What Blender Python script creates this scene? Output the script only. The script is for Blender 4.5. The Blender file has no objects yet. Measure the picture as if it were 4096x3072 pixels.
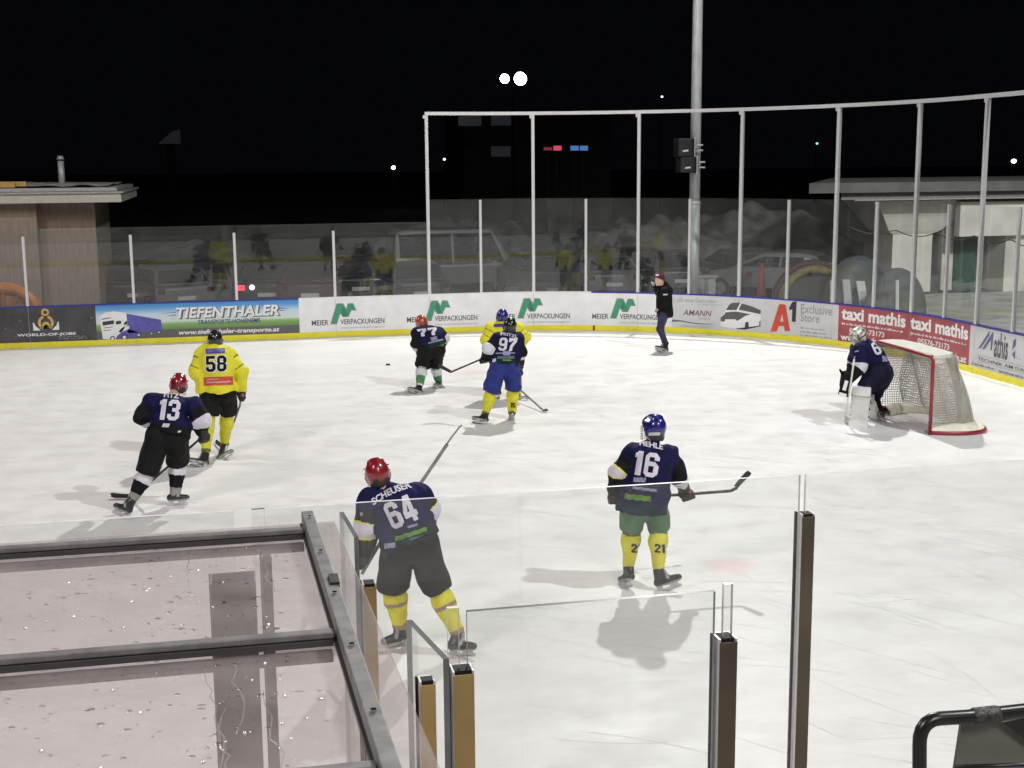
import bpy, bmesh, math, random
import numpy as np
from mathutils import Vector, Matrix
from mathutils.bvhtree import BVHTree
random.seed(7); rng = np.random.RandomState(5)
scene = bpy.context.scene
COL = scene.collection

# ------------------------------------------------------------------ camera
F_PX, PITCH, ROLL, YAW, CAM_H = 1297.82, 0.169815, -0.008334, 0.215376, 4.2433
fw = np.array([math.sin(YAW)*math.cos(PITCH), math.cos(YAW)*math.cos(PITCH), -math.sin(PITCH)])
r0 = np.array([math.cos(YAW), -math.sin(YAW), 0.0]); u0 = np.cross(r0, fw)
rt = math.cos(ROLL)*r0 + math.sin(ROLL)*u0; up = np.cross(rt, fw)
C0 = np.array([0, 0, CAM_H])
cam = bpy.data.cameras.new('camera'); cam_o = bpy.data.objects.new('camera', cam); COL.objects.link(cam_o)
cam.sensor_width = 36.0; cam.lens = 36.0*F_PX/1024; cam.clip_start = 0.1; cam.clip_end = 2000
M = Matrix(((rt[0], up[0], -fw[0], 0), (rt[1], up[1], -fw[1], 0), (rt[2], up[2], -fw[2], CAM_H), (0, 0, 0, 1)))
cam_o.matrix_world = M
scene.camera = cam_o
# ------------------------------------------------------------------ world (night)
w = bpy.data.worlds.new('World'); scene.world = w; w.use_nodes = True
bg = w.node_tree.nodes['Background']; bg.inputs[0].default_value = (0.55, 0.62, 0.8, 1); bg.inputs[1].default_value = 0.0032
scene.view_settings.view_transform = 'Standard'; scene.view_settings.look = 'None'
scene.view_settings.exposure = -0.37; scene.view_settings.gamma = 1.0
scene.cycles.max_bounces = 7; scene.cycles.transparent_max_bounces = 24
scene.cycles.glossy_bounces = 4; scene.cycles.diffuse_bounces = 3
scene.cycles.caustics_reflective = False; scene.cycles.caustics_refractive = False
# ------------------------------------------------------------------ floodlights of the rink, then added fill lamps
def flood(name, loc, tgt, watt, size, angle, color, blend=0.6):
    l = bpy.data.lights.new(name, 'SPOT'); l.energy = watt; l.shadow_soft_size = size
    l.spot_size = math.radians(angle); l.spot_blend = blend; l.color = color
    o = bpy.data.objects.new(name, l); COL.objects.link(o); o.location = loc
    d = Vector(tgt)-Vector(loc); o.rotation_euler = d.to_track_quat('-Z', 'Y').to_euler(); return o
WHITE = (1.0, 0.985, 0.95)
flood('floodlight', (11.4, 33.4, 19.5), (4.5, 15.0, 0), 24500, 0.26, 104, (0.98, 0.99, 0.95))
flood('floodlight', (15.5, 5.0, 20.0), (4, 20, 0), 17000, 0.26, 124, (0.93, 1.0, 0.99), 0.4)
flood('floodlight', (-19, 33.4, 18.0), (3, 17, 0), 9000, 2.2, 92, WHITE)  # added soft fill from the far left, too broad for clear shadows
flood('floodlight', (-15, 0.0, 17.5), (6, 18, 0), 11500, 2.2, 112, (1.0, 0.87, 0.875))  # added soft pink fill from the near left
flood('floodlight', (5, -12.0, 17.0), (7, 22, 0), 10500, 3.0, 105, (1.0, 0.90, 0.89), 0.4)  # added soft pink fill from behind the camera

flood('floodlight', (21.5, 1.5, 19.5), (27.5, 39, 2), 46000, 0.30, 38, WHITE, 0.7)  # added spot that only brightens the concrete building
# ------------------------------------------------------------------ helpers
def ray(u, v):
    return fw + rt*(u-512)/F_PX + up*(384-v)/F_PX
def atY(u, v, Y):
    d = ray(u, v); return C0 + d*(Y/d[1])
def atZ(u, v, Z):
    d = ray(u, v); return C0 + d*((Z-CAM_H)/d[2])
class Crop:
    def __init__(s, x, y, k): s.x, s.y, s.k = x, y, k
    def uv(s, a, b): return ((s.x+a/s.k)/4, (s.y+b/s.k)/4)
    def Y(s, a, b, Y): return atY(*s.uv(a, b), Y)
    def Z(s, a, b, Z=0.0): return atZ(*s.uv(a, b), Z)
DISP = Crop(0, 0, 1/1.8517)

def ramp_noise(nt, scale, c1, c2, lo=0.35, hi=0.65, detail=6, coord=None, stretch=None):
    n = nt.nodes; tc = n.new('ShaderNodeTexCoord')
    mp = n.new('ShaderNodeMapping'); nt.links.new(tc.outputs['Object'], mp.inputs[0])
    if stretch: mp.inputs['Scale'].default_value = stretch
    nz = n.new('ShaderNodeTexNoise'); nz.inputs['Scale'].default_value = scale; nz.inputs['Detail'].default_value = detail
    nt.links.new(mp.outputs[0], nz.inputs['Vector'])
    cr = n.new('ShaderNodeValToRGB'); nt.links.new(nz.outputs[0], cr.inputs[0])
    cr.color_ramp.elements[0].position = lo; cr.color_ramp.elements[1].position = hi
    cr.color_ramp.elements[0].color = (*c1, 1); cr.color_ramp.elements[1].color = (*c2, 1)
    return cr, nz
MATS = {}
def mat(name, col, rough=0.5, metal=0.0, spec=0.5, var=0.12, scale=8.0, bump=0.0, bscale=60.0, coat=0.0, sheen=0.0, emit=None, stretch=None):
    if name in MATS: return MATS[name]
    m = bpy.data.materials.new(name); m.use_nodes = True; nt = m.node_tree; b = nt.nodes['Principled BSDF']
    c1 = tuple(max(0, x*(1-var)) for x in col); c2 = tuple(min(1, x*(1+var)) for x in col)
    cr, nz = ramp_noise(nt, scale, c1, c2, stretch=stretch)
    nt.links.new(cr.outputs[0], b.inputs['Base Color'])
    b.inputs['Roughness'].default_value = rough; b.inputs['Metallic'].default_value = metal
    b.inputs['Specular IOR Level'].default_value = spec
    if coat: b.inputs['Coat Weight'].default_value = coat; b.inputs['Coat Roughness'].default_value = 0.08
    if sheen: b.inputs['Sheen Weight'].default_value = sheen
    if emit: b.inputs['Emission Color'].default_value = (*emit[0], 1); b.inputs['Emission Strength'].default_value = emit[1]
    if bump:
        n2 = nt.nodes.new('ShaderNodeTexNoise'); n2.inputs['Scale'].default_value = bscale
        tc = nt.nodes.new('ShaderNodeTexCoord'); nt.links.new(tc.outputs['Object'], n2.inputs['Vector'])
        bp = nt.nodes.new('ShaderNodeBump'); bp.inputs['Strength'].default_value = bump; bp.inputs['Distance'].default_value = 0.02
        nt.links.new(n2.outputs[0], bp.inputs['Height']); nt.links.new(bp.outputs[0], b.inputs['Normal'])
    MATS[name] = m; return m
def glass_mat(name, haze=0.02, tint=(0.93, 0.95, 0.94), hazecol=(0.8, 0.8, 0.8), f0=0.045, rough=0.0):
    """clear sheet: what comes through, mirror by angle, and a film of dirt"""
    m = bpy.data.materials.new(name); m.use_nodes = True; nt = m.node_tree; n = nt.nodes; L = nt.links
    for x in list(n): n.remove(x)
    out = n.new('ShaderNodeOutputMaterial'); tr = n.new('ShaderNodeBsdfTransparent'); tr.inputs[0].default_value = (*tint, 1)
    gl = n.new('ShaderNodeBsdfGlossy'); gl.inputs['Roughness'].default_value = rough; gl.inputs[0].default_value = (1, 1, 1, 1)
    lw = n.new('ShaderNodeLayerWeight'); lw.inputs[0].default_value = 0.5
    pw = n.new('ShaderNodeMath'); pw.operation = 'POWER'; pw.inputs[1].default_value = 5; L.new(lw.outputs['Facing'], pw.inputs[0])
    ma = n.new('ShaderNodeMath'); ma.operation = 'MULTIPLY_ADD'; ma.inputs[1].default_value = 1-f0; ma.inputs[2].default_value = f0; L.new(pw.outputs[0], ma.inputs[0])
    mx = n.new('ShaderNodeMixShader'); L.new(ma.outputs[0], mx.inputs[0]); L.new(tr.outputs[0], mx.inputs[1]); L.new(gl.outputs[0], mx.inputs[2])
    df = n.new('ShaderNodeBsdfDiffuse'); df.inputs[0].default_value = (*hazecol, 1)
    tl = n.new('ShaderNodeBsdfTranslucent'); tl.inputs[0].default_value = (*hazecol, 1)
    m2 = n.new('ShaderNodeMixShader'); m2.inputs[0].default_value = 0.5; L.new(df.outputs[0], m2.inputs[1]); L.new(tl.outputs[0], m2.inputs[2])
    nz = n.new('ShaderNodeTexNoise'); nz.inputs['Scale'].default_value = 3.0; nz.inputs['Detail'].default_value = 7
    tc = n.new('ShaderNodeTexCoord'); L.new(tc.outputs['Object'], nz.inputs['Vector'])
    mr = n.new('ShaderNodeMapRange'); mr.inputs[1].default_value = 0.3; mr.inputs[2].default_value = 0.75
    mr.inputs[3].default_value = haze*0.6; mr.inputs[4].default_value = haze*1.5; L.new(nz.outputs[0], mr.inputs[0])
    m3 = n.new('ShaderNodeMixShader'); L.new(mr.outputs[0], m3.inputs[0]); L.new(mx.outputs[0], m3.inputs[1]); L.new(m2.outputs[0], m3.inputs[2])
    L.new(m3.outputs[0], out.inputs[0]); MATS[name] = m; return m

def tag(o, label=None, cat=None, group=None, kind=None):
    if label: o['label'] = label
    if cat: o['category'] = cat
    if group: o['group'] = group
    if kind: o['kind'] = kind
    return o
def empty(name, loc, label, cat, group=None, rz=0):
    o = bpy.data.objects.new(name, None); COL.objects.link(o); o.location = loc; o.rotation_euler = (0, 0, rz)
    o.empty_display_size = 0.2; return tag(o, label, cat, group)
def finish(name, verts, faces, mats, parent=None, fm=None, smooth=False, world=True):
    me = bpy.data.meshes.new(name); me.from_pydata([tuple(map(float, v)) for v in verts], [], faces)
    for m in (mats if isinstance(mats, (list, tuple)) else [mats]): me.materials.append(m)
    if fm is not None: me.polygons.foreach_set('material_index', np.array(fm, dtype=np.int32))
    if smooth: me.polygons.foreach_set('use_smooth', np.ones(len(me.polygons), dtype=bool))
    me.update(); o = bpy.data.objects.new(name, me); COL.objects.link(o)
    if parent is not None:
        o.parent = parent
        if world: o.matrix_parent_inverse = world_of(parent).inverted()
    return o
def world_of(o):
    m = o.matrix_basis.copy()
    if o.parent: m = world_of(o.parent) @ o.matrix_parent_inverse @ m
    return m
class MB:
    def __init__(s): s.v = []; s.f = []; s.m = []
    def add(s, vs, fs, mi=0):
        b = len(s.v); s.v += [tuple(x) for x in vs]; s.f += [tuple(i+b for i in f) for f in fs]; s.m += [mi]*len(fs); return s
    def box(s, x0, x1, y0, y1, z0, z1, mi=0):
        vs = [(x, y, z) for x in (x0, x1) for y in (y0, y1) for z in (z0, z1)]
        return s.add(vs, [(0, 1, 3, 2), (4, 6, 7, 5), (0, 4, 5, 1), (2, 3, 7, 6), (0, 2, 6, 4), (1, 5, 7, 3)], mi)
    def obox(s, c, ax, ay, az, mi=0):
        c, ax, ay, az = map(np.array, (c, ax, ay, az))
        vs = [c+i*ax+j*ay+k*az for i in (-1, 1) for j in (-1, 1) for k in (-1, 1)]
        return s.add(vs, [(0, 1, 3, 2), (4, 6, 7, 5), (0, 4, 5, 1), (2, 3, 7, 6), (0, 2, 6, 4), (1, 5, 7, 3)], mi)
    def tube(s, pts, rad, n=8, mi=0, flat=None):
        pts = [np.array(p, float) for p in pts]; R = rad if hasattr(rad, '__len__') else [rad]*len(pts)
        rings = []; prev = None
        for i, p in enumerate(pts):
            d = (pts[min(i+1, len(pts)-1)]-pts[max(i-1, 0)]); d = d/(np.linalg.norm(d)+1e-9)
            if prev is None:
                a = np.cross(d, [0, 0, 1]); a = np.cross(d, [0, 1, 0]) if np.linalg.norm(a) < 0.1 else a
            else: a = prev-d*np.dot(prev, d)
            a = a/np.linalg.norm(a); prev = a; b = np.cross(d, a)
            rings.append([p+R[i]*(math.cos(2*math.pi*k/n)*a+math.sin(2*math.pi*k/n)*b) for k in range(n)])
        vs = [q for r in rings for q in r]; fs = []
        for i in range(len(pts)-1):
            for k in range(n): fs.append((i*n+k, i*n+(k+1) % n, (i+1)*n+(k+1) % n, (i+1)*n+k))
        fs.append(tuple(range(n))[::-1]); fs.append(tuple((len(pts)-1)*n+k for k in range(n)))
        return s.add(vs, fs, mi)
    def prism(s, poly, a, ex, mi=0):
        """poly: list of 3d points, extruded by vector ex"""
        n = len(poly); vs = [np.array(p, float) for p in poly]+[np.array(p, float)+np.array(ex) for p in poly]
        fs = [tuple(range(n)), tuple(range(2*n-1, n-1, -1))]+[(i, i+n, (i+1) % n+n, (i+1) % n) for i in range(n)]
        return s.add(vs, fs, mi)
    def ell(s, c, r, n=16, mi=0, ax=None):
        c = np.array(c); vs = []; fs = []; h = n//2
        A = np.eye(3) if ax is None else np.array(ax)
        for i in range(h+1):
            t = math.pi*i/h
            for k in range(n):
                q = np.array([r[0]*math.sin(t)*math.cos(2*math.pi*k/n), r[1]*math.sin(t)*math.sin(2*math.pi*k/n), r[2]*math.cos(t)])
                vs.append(c+q@A)
        for i in range(h):
            for k in range(n): fs.append((i*n+k, (i+1)*n+k, (i+1)*n+(k+1) % n, i*n+(k+1) % n))
        return s.add(vs, fs, mi)
    def build(s, name, mats, parent=None, smooth=False):
        return finish(name, s.v, s.f, mats, parent, s.m, smooth)

# text outlines -----------------------------------------------------------
TXT = {}
def text2d(t, bold=0.0, sx=1.0, shear=0.0, maxlen=None, spacing=1.0):
    key = (t, bold, sx, shear, maxlen, spacing)
    if key in TXT: return TXT[key]
    cu = bpy.data.curves.new('t', 'FONT'); cu.body = t; cu.size = 1.0; cu.offset = bold; cu.resolution_u = 3; cu.space_character = spacing
    o = bpy.data.objects.new('t', cu); COL.objects.link(o)
    dg = bpy.context.evaluated_depsgraph_get(); me = bpy.data.meshes.new_from_object(o.evaluated_get(dg))
    bm = bmesh.new(); bm.from_mesh(me); bmesh.ops.triangulate(bm, faces=bm.faces[:])
    cut2d(bm, maxlen)
    V = np.array([v.co[:2] for v in bm.verts]); Fc = [tuple(v.index for v in f.verts) for f in bm.faces]
    bm.free(); bpy.data.objects.remove(o); bpy.data.curves.remove(cu); bpy.data.meshes.remove(me)
    V[:, 0] += V[:, 1]*shear; V[:, 0] -= V[:, 0].min(); V[:, 0] *= sx
    TXT[key] = (V, Fc); return V, Fc
def cut2d(bm, maxlen):
    if maxlen:
        for _ in range(8):
            es = [e for e in bm.edges if e.calc_length() > maxlen]
            if not es: break
            bmesh.ops.subdivide_edges(bm, edges=es, cuts=1); bmesh.ops.triangulate(bm, faces=[f for f in bm.faces if len(f.verts) > 3])
    bm.verts.index_update(); bm.verts.ensure_lookup_table()
def poly2d(pts, maxlen=None):
    bm = bmesh.new(); vs = [bm.verts.new((p[0], p[1], 0)) for p in pts]; bm.faces.new(vs)
    bmesh.ops.triangulate(bm, faces=bm.faces[:]); cut2d(bm, maxlen)
    V = np.array([v.co[:2] for v in bm.verts]); Fc = [tuple(v.index for v in f.verts) for f in bm.faces]; bm.free()
    return V, Fc
def fit(V, x0, x1, y0, y1):
    mn, mxx = V.min(0), V.max(0); W = (V-mn)/(mxx-mn); return np.stack([x0+W[:, 0]*(x1-x0), y0+W[:, 1]*(y1-y0)], 1)

# implicit bodies -----------------------------------------------------------
class Blob:
    def __init__(s, k=0.03): s.p = []; s.k = k; s.cuts = []; s.tcut = {}
    def cap(s, a, b, ra, rb=None, tagn='', lat=None, kl=1.0, fac=None, kf=1.0):
        s.p.append((np.array(a, float), np.array(b, float), ra, rb if rb is not None else ra, tagn, lat, kl, fac, kf)); return s
    def ell(s, c, r, tagn=''):
        s.p.append((np.array(c, float), None, r, r, tagn, None, 1, None, 1)); return s
    def dist(s, P, each=False):
        D = None; allD = []; allT = []
        for a, b, ra, rb, tg, lat, kl, fac, kf in s.p:
            if b is None:
                if hasattr(ra, '__len__'):
                    q = (P-a)/np.array(ra); n = np.linalg.norm(q, axis=1)
                    d = (n-1)*min(ra)*(0.5+0.5*max(ra)/min(ra)); t = np.zeros(len(P))
                else: d = np.linalg.norm(P-a, axis=1)-ra; t = np.zeros(len(P))
            else:
                Q = P-a; B = b-a
                for ax, kk in ((lat, kl), (fac, kf)):
                    if ax is not None and kk != 1.0:
                        Q = Q-(1-1/kk)*(Q@ax)[:, None]*ax; B = B-(1-1/kk)*(B@ax)*ax
                t = np.clip((Q@B)/(B@B+1e-9), 0, 1); d = np.linalg.norm(Q-t[:, None]*B, axis=1)-(ra+(rb-ra)*t)
            if tg in s.tcut: d = np.maximum(d, (P-s.tcut[tg][0])@s.tcut[tg][1])
            if each: allD.append(d); allT.append(t); continue
            if D is None: D = d
            else:
                h = np.clip(0.5+0.5*(D-d)/s.k, 0, 1); D = D*(1-h)+d*h-s.k*h*(1-h)
        if each: return np.array(allD), np.array(allT)
        for c, n in s.cuts: D = np.maximum(D, (P-c)@n)
        return D
    def mesh(s, h=0.012, wr=0.0, wf=14.0, seed=0):
        lo = np.full(3, 1e9); hi = -lo
        for a, b, ra, rb, tg, lat, kl, fac, kf in s.p:
            r = (max(ra) if hasattr(ra, '__len__') else max(ra, rb)*max(kl, kf, 1.0))+s.k+h*2+wr
            for q in (a, b if b is not None else a): lo = np.minimum(lo, q-r); hi = np.maximum(hi, q+r)
        n = np.ceil((hi-lo)/h).astype(int)+1
        X, Y, Z = np.meshgrid(*[lo[i]+np.arange(n[i])*h for i in range(3)], indexing='ij')
        P = np.stack([X.ravel(), Y.ravel(), Z.ravel()], 1); D = s.dist(P)
        if wr:
            rs = np.random.RandomState(seed); N = np.zeros(len(P))
            for i in range(5):
                kv = rs.randn(3)*wf*(0.6+0.5*i); N += np.sin(P@kv+rs.rand()*6+1.5*np.sin(P@(rs.randn(3)*wf*0.5)))/(1+0.35*i)
            D = D+wr*N*0.5
        D = D.reshape(n)
        V, Q = nets(D, lo, h); return V, Q
def nets(D, lo, h):
    ins = D < 0; n = D.shape
    sl = [slice(0, -1), slice(1, None)]
    cnt = np.zeros([x-1 for x in n], int)
    for i in sl:
        for j in sl:
            for k in sl: cnt += ins[i, j, k]
    act = (cnt > 0) & (cnt < 8); idx = -np.ones(act.shape, int); cells = np.argwhere(act); idx[act] = np.arange(len(cells))
    acc = np.zeros((len(cells), 3)); num = np.zeros(len(cells))
    offs = [(0, 0, 0), (1, 0, 0), (0, 1, 0), (1, 1, 0), (0, 0, 1), (1, 0, 1), (0, 1, 1), (1, 1, 1)]
    for a in range(8):
        for ax in range(3):
            oa = offs[a]
            if oa[ax] == 1: continue
            ob = list(oa); ob[ax] = 1
            ca = cells+np.array(oa); cb = cells+np.array(ob)
            da = D[ca[:, 0], ca[:, 1], ca[:, 2]]; db = D[cb[:, 0], cb[:, 1], cb[:, 2]]
            mk = (da < 0) != (db < 0); t = np.where(mk, da/(da-db+1e-12), 0)
            p = np.tile(np.array(oa, float), (len(cells), 1)); p[:, ax] += t
            acc += p*mk[:, None]; num += mk
    V = lo+(cells+acc/num[:, None])*h; Q = []
    for ax in range(3):
        s0 = [slice(1, -1)]*3; s0[ax] = slice(0, -1); s1 = list(s0); s1[ax] = slice(1, None)
        A = ins[tuple(s0)]; B = ins[tuple(s1)]; pos = np.argwhere(A != B)+np.array([0 if i == ax else 1 for i in range(3)])
        if len(pos) == 0: continue
        sg = ins[pos[:, 0], pos[:, 1], pos[:, 2]]
        o1, o2 = [(1, 2), (2, 0), (0, 1)][ax]
        def cid(d1, d2):
            c = pos.copy(); c[:, o1] -= d1; c[:, o2] -= d2; return idx[c[:, 0], c[:, 1], c[:, 2]]
        q = np.stack([cid(1, 1), cid(0, 1), cid(0, 0), cid(1, 0)], 1)
        q[~sg] = q[~sg][:, ::-1]; Q.append(q)
    Q = np.concatenate(Q); return V, Q
def blob_obj(bl, name, mats, parent, h=0.012, wr=0.0, wf=14, fmf=None, seed=0):
    V, Q = bl.mesh(h, wr, wf, seed); fm = None
    if fmf is not None:
        Cc = V[Q].mean(1); D, T = bl.dist(Cc, each=True); k = D.argmin(0)
        tags = [bl.p[i][4] for i in range(len(bl.p))]
        fm = fmf(Cc, np.array(tags)[k], T[k, np.arange(len(k))])
    o = finish(name, V, Q.tolist(), mats, parent, fm, True)
    return o, V, Q
nrm = lambda v: np.array(v, float)/(np.linalg.norm(v)+1e-12)

# ------------------------------------------------------------------ materials
GLASS = glass_mat('safety_glass', 0.030, f0=0.036)
GLASS_N = glass_mat('safety_glass_near', 0.035, tint=(0.965, 0.97, 0.965), f0=0.03)
EDGE = mat('glass_edge', (0.80, 0.81, 0.80), 0.25, spec=0.8)  # pale colour stands for light caught along the glass edge
EDGE_D = mat('glass_edge_dim', (0.16, 0.17, 0.17), 0.2, spec=0.5)
ALU = mat('brushed_aluminium', (0.72, 0.72, 0.73), 0.42, 0.55, var=0.05, scale=30)
STEEL = mat('galvanised_steel', (0.50, 0.51, 0.52), 0.5, 0.35, var=0.18, scale=6, stretch=(3, 3, 0.6))
WHITEP = mat('white_board_plastic', (0.82, 0.82, 0.83), 0.45, var=0.05, scale=2.5)
GREYP = mat('grey_board_plastic', (0.60, 0.60, 0.61), 0.5, var=0.05, scale=2)
YELLOW = mat('kick_plate_yellow', (0.86, 0.78, 0.035), 0.4, var=0.05, scale=3)
BLUECAP = mat('blue_cap_rail', (0.03, 0.03, 0.30), 0.4, var=0.1)
DARKJOB = mat('charcoal_print', (0.055, 0.055, 0.062), 0.45, var=0.3, scale=2)
REDP = mat('brick_red_print', (0.36, 0.075, 0.085), 0.5, var=0.14, scale=2)
BLACKP = mat('black_print', (0.03, 0.03, 0.035), 0.5)
DGREY = mat('dark_grey_print', (0.10, 0.10, 0.10), 0.5)
MGREY = mat('mid_grey_print', (0.30, 0.30, 0.31), 0.5)
PWHITE = mat('white_print', (0.80, 0.80, 0.80), 0.5, var=0.03)
GREENL = mat('green_print', (0.05, 0.30, 0.17), 0.5, var=0.08)
GREENL2 = mat('deep_green_print', (0.035, 0.21, 0.12), 0.5, var=0.08)
GOLD = mat('gold_print', (0.62, 0.40, 0.10), 0.5)
NAVYP = mat('navy_print', (0.05, 0.05, 0.16), 0.5)
VIOLET = mat('truck_blue_print', (0.10, 0.09, 0.38), 0.5)
A1RED = mat('orange_red_print', (0.60, 0.07, 0.035), 0.45, var=0.2, scale=1.5)
PURPLE = mat('violet_print', (0.13, 0.12, 0.25), 0.5)

# ------------------------------------------------------------------ ground & ice
def build_ice():
    m = bpy.data.materials.new('rink_ice'); m.use_nodes = True; nt = m.node_tree; n = nt.nodes; L = nt.links; b = n['Principled BSDF']
    base, _ = ramp_noise(nt, 0.28, (0.775, 0.755, 0.752), (0.815, 0.806, 0.795), 0.35, 0.65, 9)
    st, _ = ramp_noise(nt, 1.1, (0.945, 0.918, 0.92), (1, 0.997, 0.992), 0.30, 0.60, 13, stretch=(0.35, 1.7, 1))
    fine, _ = ramp_noise(nt, 9.0, (0.955, 0.945, 0.947), (1, 1, 1), 0.32, 0.6, 13, stretch=(0.6, 1.3, 1))
    mm = n.new('ShaderNodeMixRGB'); mm.blend_type = 'MULTIPLY'; mm.inputs[0].default_value = 1
    L.new(base.outputs[0], mm.inputs[1]); L.new(st.outputs[0], mm.inputs[2])
    m2 = n.new('ShaderNodeMixRGB'); m2.blend_type = 'MULTIPLY'; m2.inputs[0].default_value = 1
    L.new(mm.outputs[0], m2.inputs[1]); L.new(fine.outputs[0], m2.inputs[2]); last = m2
    tc = n.new('ShaderNodeTexCoord')
    # faded face-off spots in the ice
    for (x, y, r, c, a) in ((5.06, 12.45, 0.34, (0.80, 0.44, 0.46), 0.42), (4.6, 25.8, 0.5, (0.8, 0.55, 0.55), 0.25), (9.9, 18.8, 1.5, (0.80, 0.78, 0.82), 0.3)):
        vm = n.new('ShaderNodeVectorMath'); vm.operation = 'DISTANCE'; vm.inputs[1].default_value = (x, y, 0)
        nn = n.new('ShaderNodeTexNoise'); nn.inputs['Scale'].default_value = 5
        L.new(tc.outputs['Object'], nn.inputs['Vector'])
        L.new(tc.outputs['Object'], vm.inputs[0])
        ad = n.new('ShaderNodeMath'); ad.operation = 'MULTIPLY_ADD'; ad.inputs[1].default_value = 0.5*r; L.new(nn.outputs[0], ad.inputs[0]); L.new(vm.outputs['Value'], ad.inputs[2])
        mr = n.new('ShaderNodeMapRange'); mr.inputs[1].default_value = r*0.75; mr.inputs[2].default_value = r*1.35; mr.inputs[3].default_value = a; mr.inputs[4].default_value = 0
        L.new(ad.outputs[0], mr.inputs[0]); mx = n.new('ShaderNodeMixRGB'); mx.inputs[2].default_value = (*c, 1)
        L.new(mr.outputs[0], mx.inputs[0]); L.new(last.outputs[0], mx.inputs[1]); last = mx
    L.new(last.outputs[0], b.inputs['Base Color'])
    b.inputs['Specular IOR Level'].default_value = 0.35
    rr = n.new('ShaderNodeMapRange'); rr.inputs[1].default_value = 0.3; rr.inputs[2].default_value = 0.7; rr.inputs[3].default_value = 0.32; rr.inputs[4].default_value = 0.6
    nz = n.new('ShaderNodeTexNoise'); nz.inputs['Scale'].default_value = 2.2; nz.inputs['Detail'].default_value = 8; L.new(tc.outputs['Object'], nz.inputs['Vector'])
    L.new(nz.outputs[0], rr.inputs[0]); L.new(rr.outputs[0], b.inputs['Roughness'])
    nb = n.new('ShaderNodeTexNoise'); nb.inputs['Scale'].default_value = 25; nb.inputs['Detail'].default_value = 8
    mp = n.new('ShaderNodeMapping'); mp.inputs['Scale'].default_value = (0.4, 1.4, 1); L.new(tc.outputs['Object'], mp.inputs[0]); L.new(mp.outputs[0], nb.inputs['Vector'])
    bp = n.new('ShaderNodeBump'); bp.inputs['Strength'].default_value = 0.25; bp.inputs['Distance'].default_value = 0.004; L.new(nb.outputs[0], bp.inputs['Height']); L.new(bp.outputs[0], b.inputs['Normal'])
    return m
SCR = 1
YF = 31.96; YN = 5.8; RC = 8.5; CX = 5.9; S1 = 25.9; S2 = S1+RC*math.pi/2; S3 = S2+(YF-YN-2*RC); S4 = S3+RC*math.pi/2; S5 = S4+25.9
def path(s):
    """point and inward normal of the board line"""
    if s < S1: return (-20+s, YF), (0, -1)
    if s < S2: a = (s-S1)/RC; return (CX+RC*math.sin(a), YF-RC+RC*math.cos(a)), (-math.sin(a), -math.cos(a))
    if s < S3: return (CX+RC, YF-RC-(s-S2)), (-1, 0)
    if s < S4: a = (s-S3)/RC; return (CX+RC*math.cos(a), YN+RC-RC*math.sin(a)), (-math.cos(a), math.sin(a))
    return (CX-(s-S4), YN), (0, 1)
def bp_(s, z, off=0.0):
    (x, y), (nx, ny) = path(s); return (x+nx*off, y+ny*off, z)
ic = MB(); out = [path(s)[0] for s in np.linspace(0, S5, 160)]
ic.add([(x, y, 0) for x, y in out], [tuple(range(len(out)))[::-1]]); o = ic.build('ice', build_ice()); tag(o, kind='structure')
gm = mat('night_asphalt', (0.045, 0.045, 0.047), 0.75, var=0.5, scale=0.6, bump=0.3, bscale=20)
g = MB(); g.add([(-400, -60, -0.06), (400, -60, -0.06), (400, 600, -0.06), (-400, 600, -0.06)], [(0, 1, 2, 3)]); tag(g.build('ground', gm), kind='structure')
scr = MB(); rs_ = random.Random(12)
for i in range(420):
    x, y = rs_.uniform(-2, 9), 7+rs_.random()**1.6*16; a = rs_.gauss(-0.75, 0.35) if rs_.random() < .75 else rs_.uniform(0, 3.14); L_ = rs_.uniform(.15, 1.5); wd = rs_.uniform(.0015, .0045); cv = rs_.uniform(-.25, .25); n_ = 7; vs = []
    for j in range(n_):
        t_ = j/(n_-1)-.5; aa = a+cv*t_; px_, py_ = x+L_*t_*math.cos(a)-cv*L_*t_*t_*math.sin(a), y+L_*t_*math.sin(a)+cv*L_*t_*t_*math.cos(a); ww = wd*(1-abs(2*t_)**3)+.0004
        vs += [(px_-math.sin(aa)*ww, py_+math.cos(aa)*ww, .0015), (px_+math.sin(aa)*ww, py_-math.cos(aa)*ww, .0015)]
    scr.add(vs, [(2*j, 2*j+1, 2*j+3, 2*j+2) for j in range(n_-1)], 0 if rs_.random() < .6 else 1)
o = scr.build('skate_scratches', [mat('fresh_cut', (0.93, 0.93, 0.93), 0.3), mat('old_cut', (0.70, 0.69, 0.69), 0.5)]); tag(o, 'fine curved skate scratches across the ice', 'scratches', kind='stuff')
# stands platform behind the camera side (concrete terrace)
conc = mat('concrete', (0.40, 0.39, 0.37), 0.8, var=0.15, scale=1.5, bump=0.2)
t = MB()
for i in range(8): t.box(-30, 30, 1.6-(i+1)*0.9, 1.6-i*0.9, 0, 0.9+i*0.42)
t.box(-30, 30, 1.6, 5.5, 0, 0.15)
tag(t.build('spectator_terrace', conc), 'stepped concrete spectator terrace behind the near boards', 'terrace')

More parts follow.
